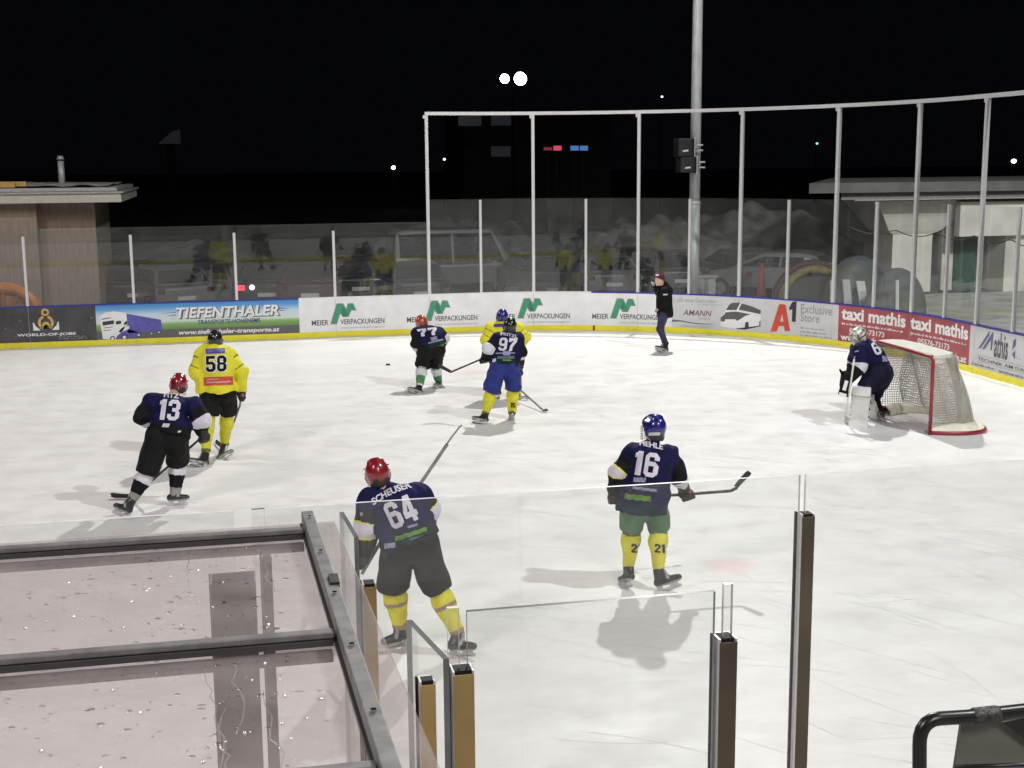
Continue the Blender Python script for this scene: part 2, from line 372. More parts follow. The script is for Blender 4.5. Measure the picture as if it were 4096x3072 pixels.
# ------------------------------------------------------------------ rink boards with printed panels
boards = empty('rink_boards', (0, YF, 0), 'white dasher boards with printed adverts, blue cap and yellow kick plate round the ice', 'rink boards')
def strip(name, s0, s1, z0, z1, off, thick, m, parent, step=0.35, mats=None):
    n = max(2, int((s1-s0)/step)+2); S = np.linspace(s0, s1, n); mb = MB(); vs = []
    for s in S: vs += [bp_(s, z0, off), bp_(s, z1, off), bp_(s, z1, off-thick), bp_(s, z0, off-thick)]
    fs = []
    for i in range(n-1):
        a, b = i*4, i*4+4
        fs += [(a+j, a+(j+1) % 4, b+(j+1) % 4, b+j) for j in range(4)]
    fs += [(0, 3, 2, 1), tuple((n-1)*4+j for j in (0, 1, 2, 3))]
    mb.add(vs, fs); return mb.build(name, mats or m, parent)
def gradient_print():
    m = bpy.data.materials.new('meadow_sky_print'); m.use_nodes = True; nt = m.node_tree; n = nt.nodes; b = n['Principled BSDF']
    tc = n.new('ShaderNodeTexCoord'); sp = n.new('ShaderNodeSeparateXYZ'); nt.links.new(tc.outputs['Object'], sp.inputs[0])
    cr = n.new('ShaderNodeValToRGB'); nt.links.new(sp.outputs['Z'], cr.inputs[0]); cr.color_ramp.interpolation = 'LINEAR'
    e = cr.color_ramp.elements; e[0].position = 0.34; e[0].color = (0.12, 0.115, 0.11, 1); e[1].position = 0.35; e[1].color = (0.14, 0.27, 0.08, 1)
    for p, c in ((0.47, (0.22, 0.40, 0.13)), (0.54, (0.62, 0.72, 0.62)), (0.72, (0.55, 0.68, 0.80)), (0.86, (0.10, 0.34, 0.66)), (1.0, (0.05, 0.22, 0.52))):
        x = e.new(p); x.color = (*c, 1)
    nt.links.new(cr.outputs[0], b.inputs['Base Color']); b.inputs['Roughness'].default_value = 0.45; return m
ZK = 0.145; ZT = 0.965
panels = [(0, 16.92, DARKJOB, 'dark advertising panel with golden figure emblem'), (16.92, 21.677, gradient_print(), 'blue and green advertising panel with a lorry'),
          (21.677, 31.05, WHITEP, 'white advertising panel with repeated green folded emblem'), (31.05, 35.456, GREYP, 'pale advertising panel with a coach and a red letter'),
          (35.456, 37.495, REDP, 'first red advertising panel with white lettering'), (37.495, 39.626, REDP, 'second red advertising panel with white lettering'),
          (39.626, 43.5, GREYP, 'pale advertising panel with slanted violet letter'), (43.5, S5-9.5, WHITEP, None), (S5-9.5, S5, WHITEP, None)]
PAN = []
for s0, s1, m_, lb in panels:
    o = strip('advertising_panel', s0, s1, ZK, ZT, 0.0, 0.05, m_, boards); PAN.append(o)
    if lb: o['label'] = lb
for s0, s1 in ((0, 26), (26, S2), (S2, S5)):
    strip('kick_plate', s0, s1, 0.003, ZK, 0.012, 0.05, YELLOW, boards)
strip('cap_rail', 0, 21.677, ZT, 1.0, 0.01, 0.09, BLUECAP, boards)
strip('cap_rail', 21.677, 29.0, ZT, 1.0, 0.01, 0.09, PWHITE, boards)
strip('cap_rail', 29.0, S5, ZT, 1.0, 0.01, 0.09, BLUECAP, boards)
seams = MB()
for s in (15.413, 17.81, 20.203, 22.567, 24.906, 27.548, 30.174, 32.759, 35.282, 37.58, 39.79):
    a, b, c, d = bp_(s-0.004, 0.01, 0.014), bp_(s+0.004, 0.01, 0.014), bp_(s+0.004, ZK-0.005, 0.014), bp_(s-0.004, ZK-0.005, 0.014); seams.add([a, b, c, d], [(0, 1, 2, 3)])
    a, b, c, d = bp_(s-0.004, ZK+0.01, 0.003), bp_(s+0.004, ZK+0.01, 0.003), bp_(s+0.004, ZT-0.01, 0.003), bp_(s-0.004, ZT-0.01, 0.003)
    if not 16 < s < 21.6: seams.add([a, b, c, d], [(0, 1, 2, 3)])
seams.build('panel_seam', mat('seam_grey', (0.42, 0.40, 0.36), 0.7), boards)  # plain grey lines along the panel joints
# puck marks and scrapes on the boards, white shavings added for the bright reflection at their foot
pk = MB(); rk = random.Random(4)
for i in range(300):
    s_ = rk.uniform(12, 43); kick = rk.random() < .35; z = rk.uniform(.02, .13) if kick else rk.triangular(.16, .9, .2); L_ = rk.uniform(.01, .07); h_ = rk.uniform(.003, .010); of = .0165 if kick else .0135; tl = rk.uniform(-.4, .4)*L_
    pk.add([bp_(s_, z, of), bp_(s_+L_, z+tl, of), bp_(s_+L_*.9, z+tl+h_, of), bp_(s_+L_*.1, z+h_, of)], [(0, 1, 2, 3)], 0 if rk.random() < .55 else 1)
o = pk.build('puck_marks', [mat('puck_smear', (0.30, 0.30, 0.29), 0.7), mat('faint_scrape', (0.56, 0.55, 0.54), 0.7)], boards); o['kind'] = 'stuff'
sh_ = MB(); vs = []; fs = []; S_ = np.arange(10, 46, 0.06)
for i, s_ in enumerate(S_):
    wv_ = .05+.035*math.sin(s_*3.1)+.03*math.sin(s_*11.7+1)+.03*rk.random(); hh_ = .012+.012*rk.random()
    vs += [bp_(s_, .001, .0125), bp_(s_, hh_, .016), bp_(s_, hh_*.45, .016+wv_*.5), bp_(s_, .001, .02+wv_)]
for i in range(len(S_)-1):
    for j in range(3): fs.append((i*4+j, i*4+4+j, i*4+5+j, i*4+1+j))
sh_.add(vs, fs); o = sh_.build('bright_shavings', mat('bright_shavings', (0.88, 0.88, 0.87), 0.8, var=0.05), None, True); tag(o, 'thin line of ice shavings added for the bright reflection along the foot of the boards', 'ice shavings', kind='stuff')
# lettering on boards
def put(parent, name, items, m, off=0.004):
    """items: list of (V2d in (s,z), faces)"""
    vs = []; fs = []
    for V, Fc in items:
        b = len(vs); vs += [bp_(float(s), float(z), off) for s, z in V]; fs += [tuple(i+b for i in f) for f in Fc]
    return finish(name, vs, fs, m, parent)
def T(t, s0, s1, z0, z1, bold=0.02, shear=0.0, ml=None):
    V, Fc = text2d(t, bold, 1.0, shear, ml); return fit(V, s0, s1, z0, z1), Fc
def PG(pts, ml=0.25): return poly2d(pts, ml)
def greek(s0, s1, z, h, seed=1):
    r = random.Random(seed); it = []; s = s0
    while s < s1-0.02:
        wd = min(r.uniform(0.05, 0.16), s1-s); ww = s
        while ww < s+wd-0.008:
            hh = h*r.choice((0.55, 0.6, 0.62, 0.95)); it.append(PG([(ww, z), (ww+0.011, z), (ww+0.011, z+hh), (ww, z+hh)])); ww += 0.016
        it.append(PG([(s, z+h*0.24), (s+wd-0.01, z+h*0.24), (s+wd-0.01, z+h*0.4), (s, z+h*0.4)])); s += wd+0.03
    return it
def arc(cx, cz, r0_, r1_, a0, a1, n=14, sx=1.0):
    A = np.radians(np.linspace(a0, a1, n)); pts = [(cx+sx*r1_*math.cos(a), cz+r1_*math.sin(a)) for a in A]+[(cx+sx*r0_*math.cos(a), cz+r0_*math.sin(a)) for a in A[::-1]]
    vs = []; fs = []
    V = np.array(pts); N = n
    fs = [(i, i+1, 2*N-2-i, 2*N-1-i) for i in range(N-1)]
    return V, fs
# dark panel
p0 = PAN[0]; cx = 15.79
put(p0, 'emblem', [arc(cx, 0.845, 0.045, 0.088, 0, 360, 22)], GOLD, 0.006)
put(p0, 'emblem', [arc(cx, 0.60, 0.115, 0.175, -48, 70, 12, 1.0), arc(cx, 0.60, 0.115, 0.175, 110, 228, 12, 1.0),
                    PG([(cx-0.14, 0.47), (cx-0.09, 0.45), (cx-0.03, 0.54), (cx, 0.555), (cx+0.03, 0.54), (cx+0.09, 0.45), (cx+0.14, 0.47), (cx+0.05, 0.61), (cx, 0.625), (cx-0.05, 0.61)])], GOLD)
put(p0, 'emblem', [PG([(cx-0.29, 0.42), (cx-0.13, 0.42), (cx-0.17, 0.47), (cx-0.23, 0.52), (cx-0.27, 0.62), (cx-0.29, 0.60)]), PG([(cx+0.29, 0.42), (cx+0.13, 0.42), (cx+0.17, 0.47), (cx+0.23, 0.52), (cx+0.27, 0.62), (cx+0.29, 0.60)])], PWHITE)
put(p0, 'lettering', [T('WORLD-OF-JOBS', 15.13, 16.45, 0.27, 0.355, 0.03)], PWHITE)
put(p0, 'small_print', greek(16.05, 16.72, 0.19, 0.035, 3)+greek(16.05, 16.72, 0.24, 0.03, 4), MGREY)
# lorry panel
p1 = PAN[1]
put(p1, 'lettering', [T('TIEFENTHALER', 18.78, 21.24, 0.575, 0.845, 0.055, 0.18)], DGREY, 0.003)
put(p1, 'lettering', [T('TIEFENTHALER', 18.76, 21.20, 0.60, 0.86, 0.028, 0.18)], PWHITE, 0.007)
put(p1, 'lettering', [T('TRANSPORTE-HOHENEMS', 19.26, 20.74, 0.435, 0.545, 0.02, 0.2)], NAVYP)
put(p1, 'lettering', [T('www.tiefenthaler-transporte.at', 18.80, 21.19, 0.17, 0.31, 0.03, 0.2)], PWHITE)
put(p1, 'speed_stripes', [PG([(18.35, 0.72), (18.76, 0.76), (18.76, 0.74)]), PG([(18.5, 0.66), (18.76, 0.70), (18.76, 0.675)]), PG([(21.2, 0.78), (21.5, 0.75), (21.2, 0.755)]), PG([(21.2, 0.73), (21.42, 0.70), (21.2, 0.705)])], VIOLET)
def tk(pts): return [(17.0+(a-1262)*0.00182, (700-b)*0.00186-0.02+(a-1262)*(-0.00006)) for a, b in pts]
put(p1, 'lorry_trailer', [PG(tk([(1605, 275), (2035, 352), (2045, 500), (1700, 520), (1610, 525)])), PG(tk([(1450, 520), (1610, 470), (1760, 520), (1755, 570), (1560, 625), (1450, 600)]))], VIOLET, 0.004)
put(p1, 'lorry_cab', [PG(tk([(1262, 315), (1330, 262), (1440, 243), (1600, 262), (1605, 400), (1540, 500), (1470, 560), (1440, 610), (1290, 600), (1275, 440)])), PG(tk([(1490, 500), (1560, 440), (1630, 430), (1625, 470), (1520, 515)])), PG(tk([(1560, 400), (1600, 365), (1605, 405), (1570, 420)]))], PWHITE, 0.0065)
put(p1, 'lorry_window', [PG(tk([(1298, 378), (1440, 358), (1440, 405), (1298, 428)])), PG(tk([(1465, 372), (1530, 362), (1530, 402), (1465, 415)])), PG(tk([(1290, 340), (1400, 322), (1400, 332), (1290, 352)])), PG(tk([(1300, 455), (1420, 440), (1420, 447), (1300, 462)])), PG(tk([(1300, 490), (1400, 478), (1400, 485), (1300, 497)]))], BLACKP, 0.009)
whl = []; whl2 = []
for a, b, r in ((1412, 592, 30), (1560, 578, 36), (1742, 548, 22), (1905, 528, 16), (2000, 515, 18)):
    q = tk([(a, b)])[0]; V, Fc = arc(q[0], q[1], 0.0, r*0.0019, 0, 360, 16); whl.append((V, Fc)); V, Fc = arc(q[0], q[1], 0.0, r*0.0011, 0, 360, 16); whl2.append((V, Fc))
put(p1, 'lorry_wheel', whl, BLACKP, 0.010); put(p1, 'lorry_wheel_hub', whl2, PWHITE, 0.012)
# repeated green emblem
p2 = PAN[2]
GL = [(465, 350), (550, 348), (585, 410), (605, 348), (675, 345), (715, 440), (650, 440), (612, 520), (540, 522), (510, 478), (465, 612), (380, 612)]
for k in range(4):
    b0 = 21.98+2.35*k
    def q(a, b): return (b0+(a-155)*0.00197, (785-0.03*(a-155)-b)*0.00197)
    c = np.mean([q(*g_) for g_ in GL], 0)
    put(p2, 'emblem', [PG([q(*g_) for g_ in GL])], MGREY, 0.004)
    inn = [(473, 358), (545, 357), (585, 428), (611, 357), (669, 354), (702, 433), (645, 434), (606, 513), (546, 515), (508, 462), (459, 604), (392, 604)]
    put(p2, 'emblem', [PG([q(*g_) for g_ in inn])], GREENL, 0.007)
    put(p2, 'emblem_fold', [PG([q(*g_) for g_ in ((545, 362), (515, 468), (546, 512), (604, 512))])[0:2]], GREENL2, 0.009)
    put(p2, 'lettering', [T('MEIER', *[q(152, 0)[0], q(362, 0)[0]], q(260, 625)[1], q(260, 558)[1], 0.018)], DGREY)
    put(p2, 'lettering', [T('VERPACKUNGEN', q(508, 0)[0], q(1060, 0)[0], q(780, 606)[1], q(780, 540)[1], 0.018)], DGREY)
    put(p2, 'lettering', [T('www.meierverpackungen.at', q(508, 0)[0], q(1060, 0)[0], q(780, 667)[1], q(780, 636)[1], 0.0)], MGREY)
for (s, z) in ((28.93, 0.062),):
    pass
put(PAN[2], 'goal_line_mark', [PG([(29.07-0.03, 0.012), (29.07+0.03, 0.012), (29.07+0.03, 0.143), (29.07-0.03, 0.143)])], mat('goal_line_red', (0.35, 0.05, 0.03), 0.5), 0.016)
# coach advert: crop (2400,1100) k 3.687 -> s,z
p3 = PAN[3]
def sA(a): return np.interp(a, [1100, 1720, 2212], [31.127, 32.187, 32.93])
def zA(a, b): top = np.interp(a, [1050, 2212], [290, 330]); bot = np.interp(a, [1050, 2212], [845, 905]); return (bot-b)/(bot-top)*0.985
def bx_(pts): return [(sA(a), zA(a, b)) for a, b in pts]
put(p3, 'lettering', [T('...die neue Generation', 31.12, 32.19, 0.79, 0.90, 0.0, 0.15)], MGREY)
put(p3, 'small_print', [T('in Sachen Busreisen', 31.75, 32.33, 0.735, 0.775, 0.0, 0.15)], MGREY)
put(p3, 'lettering', [T('AMANN', 31.33, 32.07, 0.46, 0.60, 0.012, 0.25)], mat('maroon_print', (0.16, 0.09, 0.09), 0.5))
put(p3, 'lettering', [T('REISEN', 31.72, 32.04, 0.37, 0.43, -0.005, 0.25)], MGREY)
put(p3, 'swoosh', [PG([(31.05, 0.31), (31.07, 0.34), (31.3, 0.33), (31.6, 0.285), (31.9, 0.27), (32.2, 0.285), (31.9, 0.255), (31.6, 0.262), (31.3, 0.30), (31.07, 0.29), (31.04, 0.26)])], DGREY)
put(p3, 'small_print', [T('www.amann-reisen.at', 31.28, 32.0, 0.18, 0.22, 0.0, 0.1)], MGREY)
# coach drawn in crop6 (2900,1150) k 3.687
def sB(a): return np.interp(a, [0, 525, 675, 965, 1050, 1120, 1580, 1670], [32.42, 33.35, 33.616, 34.14, 34.30, 34.414, 35.27, 35.45])
def zB(a, b): top = np.interp(a, [0, 1670], [140, 260]); bot = np.interp(a, [0, 1600], [708, 878]); return (bot-b)/(bot-top)*0.985
def pb(pts): return [(float(sB(a)), float(zB(a, b))) for a, b in pts]
put(p3, 'coach_body', [PG(pb([(0, 330), (20, 290), (80, 245), (230, 240), (400, 300), (525, 350), (525, 580), (350, 600), (300, 622), (170, 610), (0, 575)])), PG([(32.30, 0.42), (32.42, 0.60), (32.43, 0.20), (32.31, 0.26)])], PWHITE, 0.004)
put(p3, 'coach_window', [PG(pb([(5, 340), (60, 262), (100, 240), (222, 240), (165, 345)])), PG(pb([(195, 340), (240, 250), (400, 300), (525, 355), (525, 412), (400, 385)])), PG(pb([(0, 372), (160, 365), (380, 412), (300, 430), (180, 500), (150, 475), (0, 470)])), PG([(32.30, 0.44), (32.42, 0.55), (32.42, 0.36), (32.31, 0.35)])], DGREY, 0.007)
put(p3, 'coach_wheel', [PG(pb([(300, 520), (345, 518), (352, 590), (330, 620), (292, 615)])), PG(pb([(508, 512), (525, 508), (525, 580), (510, 585)])), PG(pb([(170, 612), (300, 626), (525, 585), (525, 575), (350, 592), (170, 604)]))], BLACKP, 0.009)
Ap = [(800, 275), (890, 280), (965, 662), (888, 660), (878, 590), (790, 588), (770, 660), (675, 668)]
put(p3, 'letter_a', [PG(pb([(795, 272), (845, 268), (845, 410), (815, 520), (865, 522), (845, 410), (845, 268), (892, 282), (968, 662), (885, 660), (875, 588), (795, 588), (772, 662), (675, 668)]))], A1RED, 0.006)
put(p3, 'digit_one', [PG(pb([(990, 235), (1050, 232), (1043, 528), (988, 524), (990, 345), (948, 360), (942, 320)]))], BLACKP, 0.006)
put(p3, 'lettering', [T('Exclusive', 34.414, 35.27, 0.70, 0.91, 0.012)], MGREY); put(p3, 'lettering', [T('Store', 34.414, 34.93, 0.50, 0.70, 0.012)], MGREY)
put(p3, 'small_print', greek(34.42, 35.1, 0.335, 0.045, 5)+greek(34.42, 35.12, 0.245, 0.045, 6)+greek(34.42, 35.3, 0.165, 0.045, 7), MGREY)
for pn, a, b in ((PAN[4], 35.456, 37.495), (PAN[5], 37.495, 39.626)):
    L_ = b-a
    put(pn, 'lettering', [T('taxi mathis', a+0.04*L_, b-0.03*L_, 0.64, 0.93, 0.035)], PWHITE)
    put(pn, 'small_print', greek(a+0.05*L_, b-0.04*L_, 0.53, 0.055, 11), PWHITE)
    put(pn, 'lettering', [T('05576-73173', a+0.16*L_, a+0.66*L_, 0.36, 0.48, 0.02)], PWHITE)
    put(pn, 'lettering', [T('www.taximathis.at', a+0.04*L_, b-0.04*L_, 0.175, 0.32, 0.03)], PWHITE)
# last pale panel: crop (3860,1280) k 5.924
p6 = PAN[6]
def pm(pts):
    o = []
    for a, b in pts:
        s = np.interp(a, [80, 330, 1170, 1398], [39.64, 39.96, 40.90, 41.17]); tp = np.interp(a, [110, 1398], [160, 395]); bt = np.interp(a, [0, 1398], [1290, 1655]); o.append((float(s), float((bt-b)/(bt-tp)*0.965)))
    return o
put(p6, 'emblem', [PG(pm([(318, 718), (380, 720), (630, 420), (635, 305), (600, 330)])), PG(pm([(430, 742), (500, 748), (690, 520), (685, 780), (730, 770), (752, 335), (715, 340)])), PG(pm([(1310, 780), (1330, 540), (1398, 480), (1398, 660)])), PG(pm([(1310, 880), (1398, 780), (1398, 1010)]))], PURPLE)
put(p6, 'lettering', [T('athis', 40.47, 40.93, 0.44, 0.93, 0.02, 0.05)], DGREY)
put(p6, 'lettering', [T('TECHNIK AM DACH', 39.94, 41.75, 0.30, 0.37, 0.01)], DGREY)
put(p6, 'ruled_line', [PG([(39.94, 0.405), (41.9, 0.405), (41.9, 0.412), (39.94, 0.412)]), PG([(39.94, 0.27), (41.9, 0.27), (41.9, 0.277), (39.94, 0.277)])], MGREY)
put(p6, 'small_print', greek(39.74, 40.55, 0.19, 0.06, 21)+greek(40.66, 41.6, 0.175, 0.06, 22), MGREY)
# reflections need the near boards' own dull print patches
# ------------------------------------------------------------------ far safety glass
def pane(s0, s1, z0, z1, parent, off=-0.02, th=0.015, m=GLASS, edge=EDGE_D):
    n = max(1, int((s1-s0)/0.45)) if s0 > S1-1 else 1; S = np.linspace(s0, s1, n+1); vs = []; fs = []; fm = []
    for s in S: vs += [bp_(s, z0, off), bp_(s, z1, off), bp_(s, z1, off-th), bp_(s, z0, off-th)]
    for i in range(n):
        a, b = i*4, i*4+4
        for j in range(4): fs.append((a+j, a+(j+1) % 4, b+(j+1) % 4, b+j)); fm.append(0 if j in (0, 2) else 1)
    fs += [(0, 3, 2, 1), tuple(n*4+j for j in range(4))]; fm += [1, 1]
    return finish('glass_pane', vs, fs, [m, edge], parent, fm)
def post(s, z0, z1, wd, parent, off=0.02, dp=0.06, name='post'):
    (x, y), (nx, ny) = path(s); t_ = np.array([-ny, nx, 0]); n_ = np.array([nx, ny, 0]); c = np.array([x, y, 0])+n_*(off-dp/2)
    mb = MB(); mb.obox(c+[0, 0, (z0+z1)/2], t_*wd/2, n_*dp/2, np.array([0, 0, (z1-z0)/2]))
    mb.obox(c+n_*(dp/2+0.004)+[0, 0, (z0+z1)/2], t_*wd*0.22, n_*0.004, np.array([0, 0, (z1-z0)/2-0.01]))
    return mb.build(name, ALU, parent)
lowg = empty('low_safety_glass', (-5, YF, 1), 'low clear glass screen with short white posts on the far left boards', 'safety glass')
LP = [10.6, 13.0, 15.413, 17.81, 20.203, 22.567, 24.88]
for a, b in zip(LP[:-1], LP[1:]): pane(a+0.01, b-0.01, 1.002, 2.79, lowg)
for s in LP[:-1]: post(s, 1.0, 2.615, 0.062, lowg)
tallg = empty('tall_safety_glass', (6, YF, 1), 'tall clear glass screen with alternating short and net-height posts round the far corner', 'safety glass')
TP = [24.906, 26.219, 27.548, 28.863, 30.174, 31.47, 32.759, 34.017, 35.282, 36.43, 37.58, 38.66, 39.80, 41.04, 42.3, 43.5]
for i, (a, b) in enumerate(zip(TP[:-1], TP[1:])): pane(a+0.012, b-0.012, 1.002, 3.33, tallg)
for i, s in enumerate(TP):
    if i % 2 == 0: post(s, 1.0, 5.37, 0.075, tallg, dp=0.075, name='net_post')
    else: post(s, 1.0, 3.31, 0.06, tallg)
strip('top_rail', 24.87, 43.5, 5.37, 5.45, 0.03, 0.08, ALU, tallg)
nb = MB()
for i, s in enumerate(TP[:-2:2]):
    (x, y), (nx, ny) = path(s); 
    nb.obox(np.array([x+nx*0.0, y+ny*0.0, 5.33])-np.array([-ny, nx, 0])*0.06, np.array([-ny, nx, 0])*0.02, np.array([nx, ny, 0])*0.02, np.array([0, 0, 0.04]))
nb.build('bracket', ALU, tallg)
# sagging cable behind the end glass
cb = MB(); pts = []
for i in range(60):
    s = 35.6+i*0.13; ph = ((s-35.6) % 1.25)/1.25; pts.append(bp_(s, 2.72-0.12*4*ph*(1-ph), -0.14))
cb.tube(pts, 0.012, 6); tag(cb.build('hanging_cable', mat('black_cable', (0.03, 0.03, 0.03), 0.6)), 'thin dark cable sagging from post to post along the end glass', 'cable')

# ------------------------------------------------------------------ floodlight mast with loudspeakers
D = DISP
mx_, my_ = 12.42, 33.5
mast = empty('floodlight_mast', (mx_, my_, 0), 'thick grey steel mast rising behind the far boards out of the frame', 'mast')
mb = MB(); mb.tube([(mx_, my_, -0.05), (mx_, my_, 3.1)], [0.155, 0.150], 24); mb.tube([(mx_, my_, 3.1), (mx_+0.02, my_, 18)], [0.143, 0.11], 24)
mb.tube([(mx_, my_, 3.05), (mx_, my_, 3.14)], 0.162, 24); mb.build('pole', mat('zinc_mast', (0.70, 0.70, 0.71), 0.5, 0.25, var=0.14, scale=5, stretch=(3, 3, 0.5)), mast, True)
mb = MB(); mb.box(mx_-1.2, mx_+0.2, my_-0.1, my_+0.1, 17.9, 18.05); mb.build('cross_arm', STEEL, mast)
blk = mat('black_plastic', (0.018, 0.018, 0.02), 0.55, var=0.2, bump=0.1)
def speaker(cu, cv, hh, label):
    c = D.Y(cu-4, cv, 33.15); e = empty('loudspeaker', tuple(c), label, 'loudspeaker')
    wd, dp = 0.285, 0.30; mb = MB()
    prof = [(-wd, -0.25), (-wd*0.98, 0.15), (-wd*0.7, 0.3), (wd*0.5, 0.3), (wd*0.8, 0.1), (wd*0.8, -0.1), (wd*0.4, -0.28), (-wd*0.8, -0.3)]
    mb.prism([(c[0]+a, c[1]+b, c[2]-hh) for a, b in prof], None, (0, 0, 2*hh)); o = mb.build('cabinet', blk, e)
    bv = o.modifiers.new('b', 'BEVEL'); bv.width = 0.04; bv.segments = 3
    mb = MB(); mb.obox(c+[-0.1, -0.31, -hh*0.35], [0.075, 0, 0.008], [0, 0.006, 0], [0, 0, 0.022]); mb.build('badge', PWHITE, e)
    mb = MB(); mb.tube([c+[0.15, 0.05, 0], c+[0.40, 0.12, 0.0]], 0.03, 8); mb.obox(c+[0.42, 0.05, 0.07], [0.09, 0, 0], [0, 0.02, 0], [0, 0, 0.02]); mb.obox(c+[0.42, 0.05, -0.07], [0.09, 0, 0], [0, 0.02, 0], [0, 0, 0.02])
    mb.obox(c+[0.28, 0.1, 0], [0.02, 0, 0], [0, 0.06, 0], [0, 0, hh*1.1]); mb.build('bracket', ALU, e)
speaker(1484, 319, 0.24, 'upper black loudspeaker clamped to the thick grey mast')
speaker(1489, 356, 0.21, 'lower black loudspeaker clamped to the thick grey mast')

# ------------------------------------------------------------------ things beyond the boards
plaster = mat('hut_cladding', (0.40, 0.315, 0.25), 0.8, var=0.16, scale=7, stretch=(5, 5, 0.25), bump=0.1)
cream = mat('cream_fascia', (0.62, 0.60, 0.50), 0.6, var=0.05)
hut = empty('clubhouse', (-6, 38, 0), 'beige clubhouse with cream roof fascia and a metal chimney on the far left', 'hut')
mb = MB(); mb.box(-16, -3.42, 37, 41.5, -0.05, 3.26); mb.build('wall', plaster, hut)
mb = MB(); mb.box(-16, -4.85, 36.4, 37, -0.05, 3.26); mb.build('bay_wall', plaster, hut)
mb = MB(); mb.box(-16, -2.62, 35.7, 42.2, 3.28, 3.5); mb.build('fascia', cream, hut)
mb = MB(); mb.box(-16, -2.56, 35.62, 42.3, 3.51, 3.56); mb.box(-16, -2.72, 35.75, 42.1, 3.57, 3.66); mb.build('gutter', mat('roof_edge_grey', (0.45, 0.44, 0.43), 0.6), hut)
psnow = mat('dimmed_dirty_snow', (0.11, 0.108, 0.105), 0.9, var=0.4, scale=1.5, bump=0.5, bscale=8)  # dirty snow, colour lowered further so it looks barely lit
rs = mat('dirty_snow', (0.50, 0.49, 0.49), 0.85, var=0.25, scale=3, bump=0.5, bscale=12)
def lumpy(name, x0, x1, y0, y1, z, hfun, nx=40, ny=16, m=None, parent=None):
    vs = []; fs = []
    for i in range(nx+1):
        for j in range(ny+1):
            x = x0+(x1-x0)*i/nx; y = y0+(y1-y0)*j/ny; vs.append((x, y, z+hfun(i/nx, j/ny, x, y)))
    for i in range(nx):
        for j in range(ny): a = i*(ny+1)+j; fs.append((a, a+ny+1, a+ny+2, a+1))
    return finish(name, vs, fs, m or rs, parent, None, True)
lumpy('roof_snow', -12, -3.0, 36.2, 41.8, 3.66, lambda i, j, x, y: 0.05+0.07*math.sin(math.pi*i)*math.sin(math.pi*j)+0.03*math.sin(x*7+y*3)*math.sin(y*5+x), parent=hut)
mb = MB(); mb.tube([(-4.33, 38, 3.6), (-4.33, 38, 4.36)], 0.085, 16); mb.tube([(-4.33, 38, 4.4), (-4.33, 38, 4.5)], [0.11, 0.06], 16); mb.tube([(-4.33, 38, 3.62), (-4.33, 38, 3.72)], [0.17, 0.14], 16)
mb.build('chimney', STEEL, hut, True)
mb = MB(); mb.box(-16, -5.3, 36.2, 36.35, 3.68, 3.80); mb.box(-16, -5.05, 36.4, 36.5, 3.68, 3.83)
mb.build('roof_plank', mat('yellow_timber', (0.62, 0.40, 0.12), 0.6), hut)
mb = MB(); mb.box(-8, -5.98, 36.34, 36.4, 0.2, 2.2); mb.build('pale_door', mat('pale_window', (0.50, 0.49, 0.46), 0.3, spec=0.7, var=0.2, scale=1.2), hut)

# orange snow tube standing behind the boards
def ringmesh(name, c, R, r, m, parent=None, a0=0, a1=360, n=40, seg=14, ax=(1, 0, 0), bumps=0):
    ax = nrm(ax); pts = []
    for k in range(n+1):
        a = math.radians(a0+(a1-a0)*k/n); pts.append(np.array(c)+R*math.cos(a)*ax+np.array([0, 0, R*math.sin(a)]))
    mb = MB(); mb.tube(pts, [r*(1+bumps*math.sin(k*1.9)) for k in range(n+1)], seg); return mb.build(name, m, parent, True)
orange = mat('orange_rubber', (0.55, 0.17, 0.03), 0.35, var=0.3, scale=2)
e = empty('snow_tube', (-5.3, 33.2, 0.55), 'round orange tube leaning behind the dark board panel, far left', 'snow tube')
ringmesh('ring', (-5.3, 33.2, 0.55), 0.78, 0.14, orange, e)
mb = MB(); mb.ell((-5.3, 33.25, 0.55), (0.68, 0.06, 0.68), 20); mb.build('seat_skin', mat('orange_skin', (0.42, 0.17, 0.06), 0.5, var=0.3, scale=2), e, True)
for a in (60, 90, 120):
    c = np.array((-5.3, 33.1, 0.55)); d = np.array([math.cos(math.radians(a)), 0, math.sin(math.radians(a))])
    mb = MB(); mb.tube([c, c+d*0.7], 0.03, 6); mb.build('strap', orange, e)
# yellow / dark red tube further right
e = empty('snow_tube', tuple(D.Y(1755, 640, 34.5)), 'yellow and dark red tube behind the boards right of the mast', 'snow tube')
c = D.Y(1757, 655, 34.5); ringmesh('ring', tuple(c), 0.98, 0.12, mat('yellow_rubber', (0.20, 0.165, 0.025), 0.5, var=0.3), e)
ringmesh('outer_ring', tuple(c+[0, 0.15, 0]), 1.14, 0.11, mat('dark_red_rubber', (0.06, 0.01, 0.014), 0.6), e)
mb = MB(); mb.ell(c+[0, 0.2, 0], (0.9, 0.08, 0.9), 20); mb.build('seat_skin', mat('dark_skin', (0.05, 0.045, 0.045), 0.6), e, True)
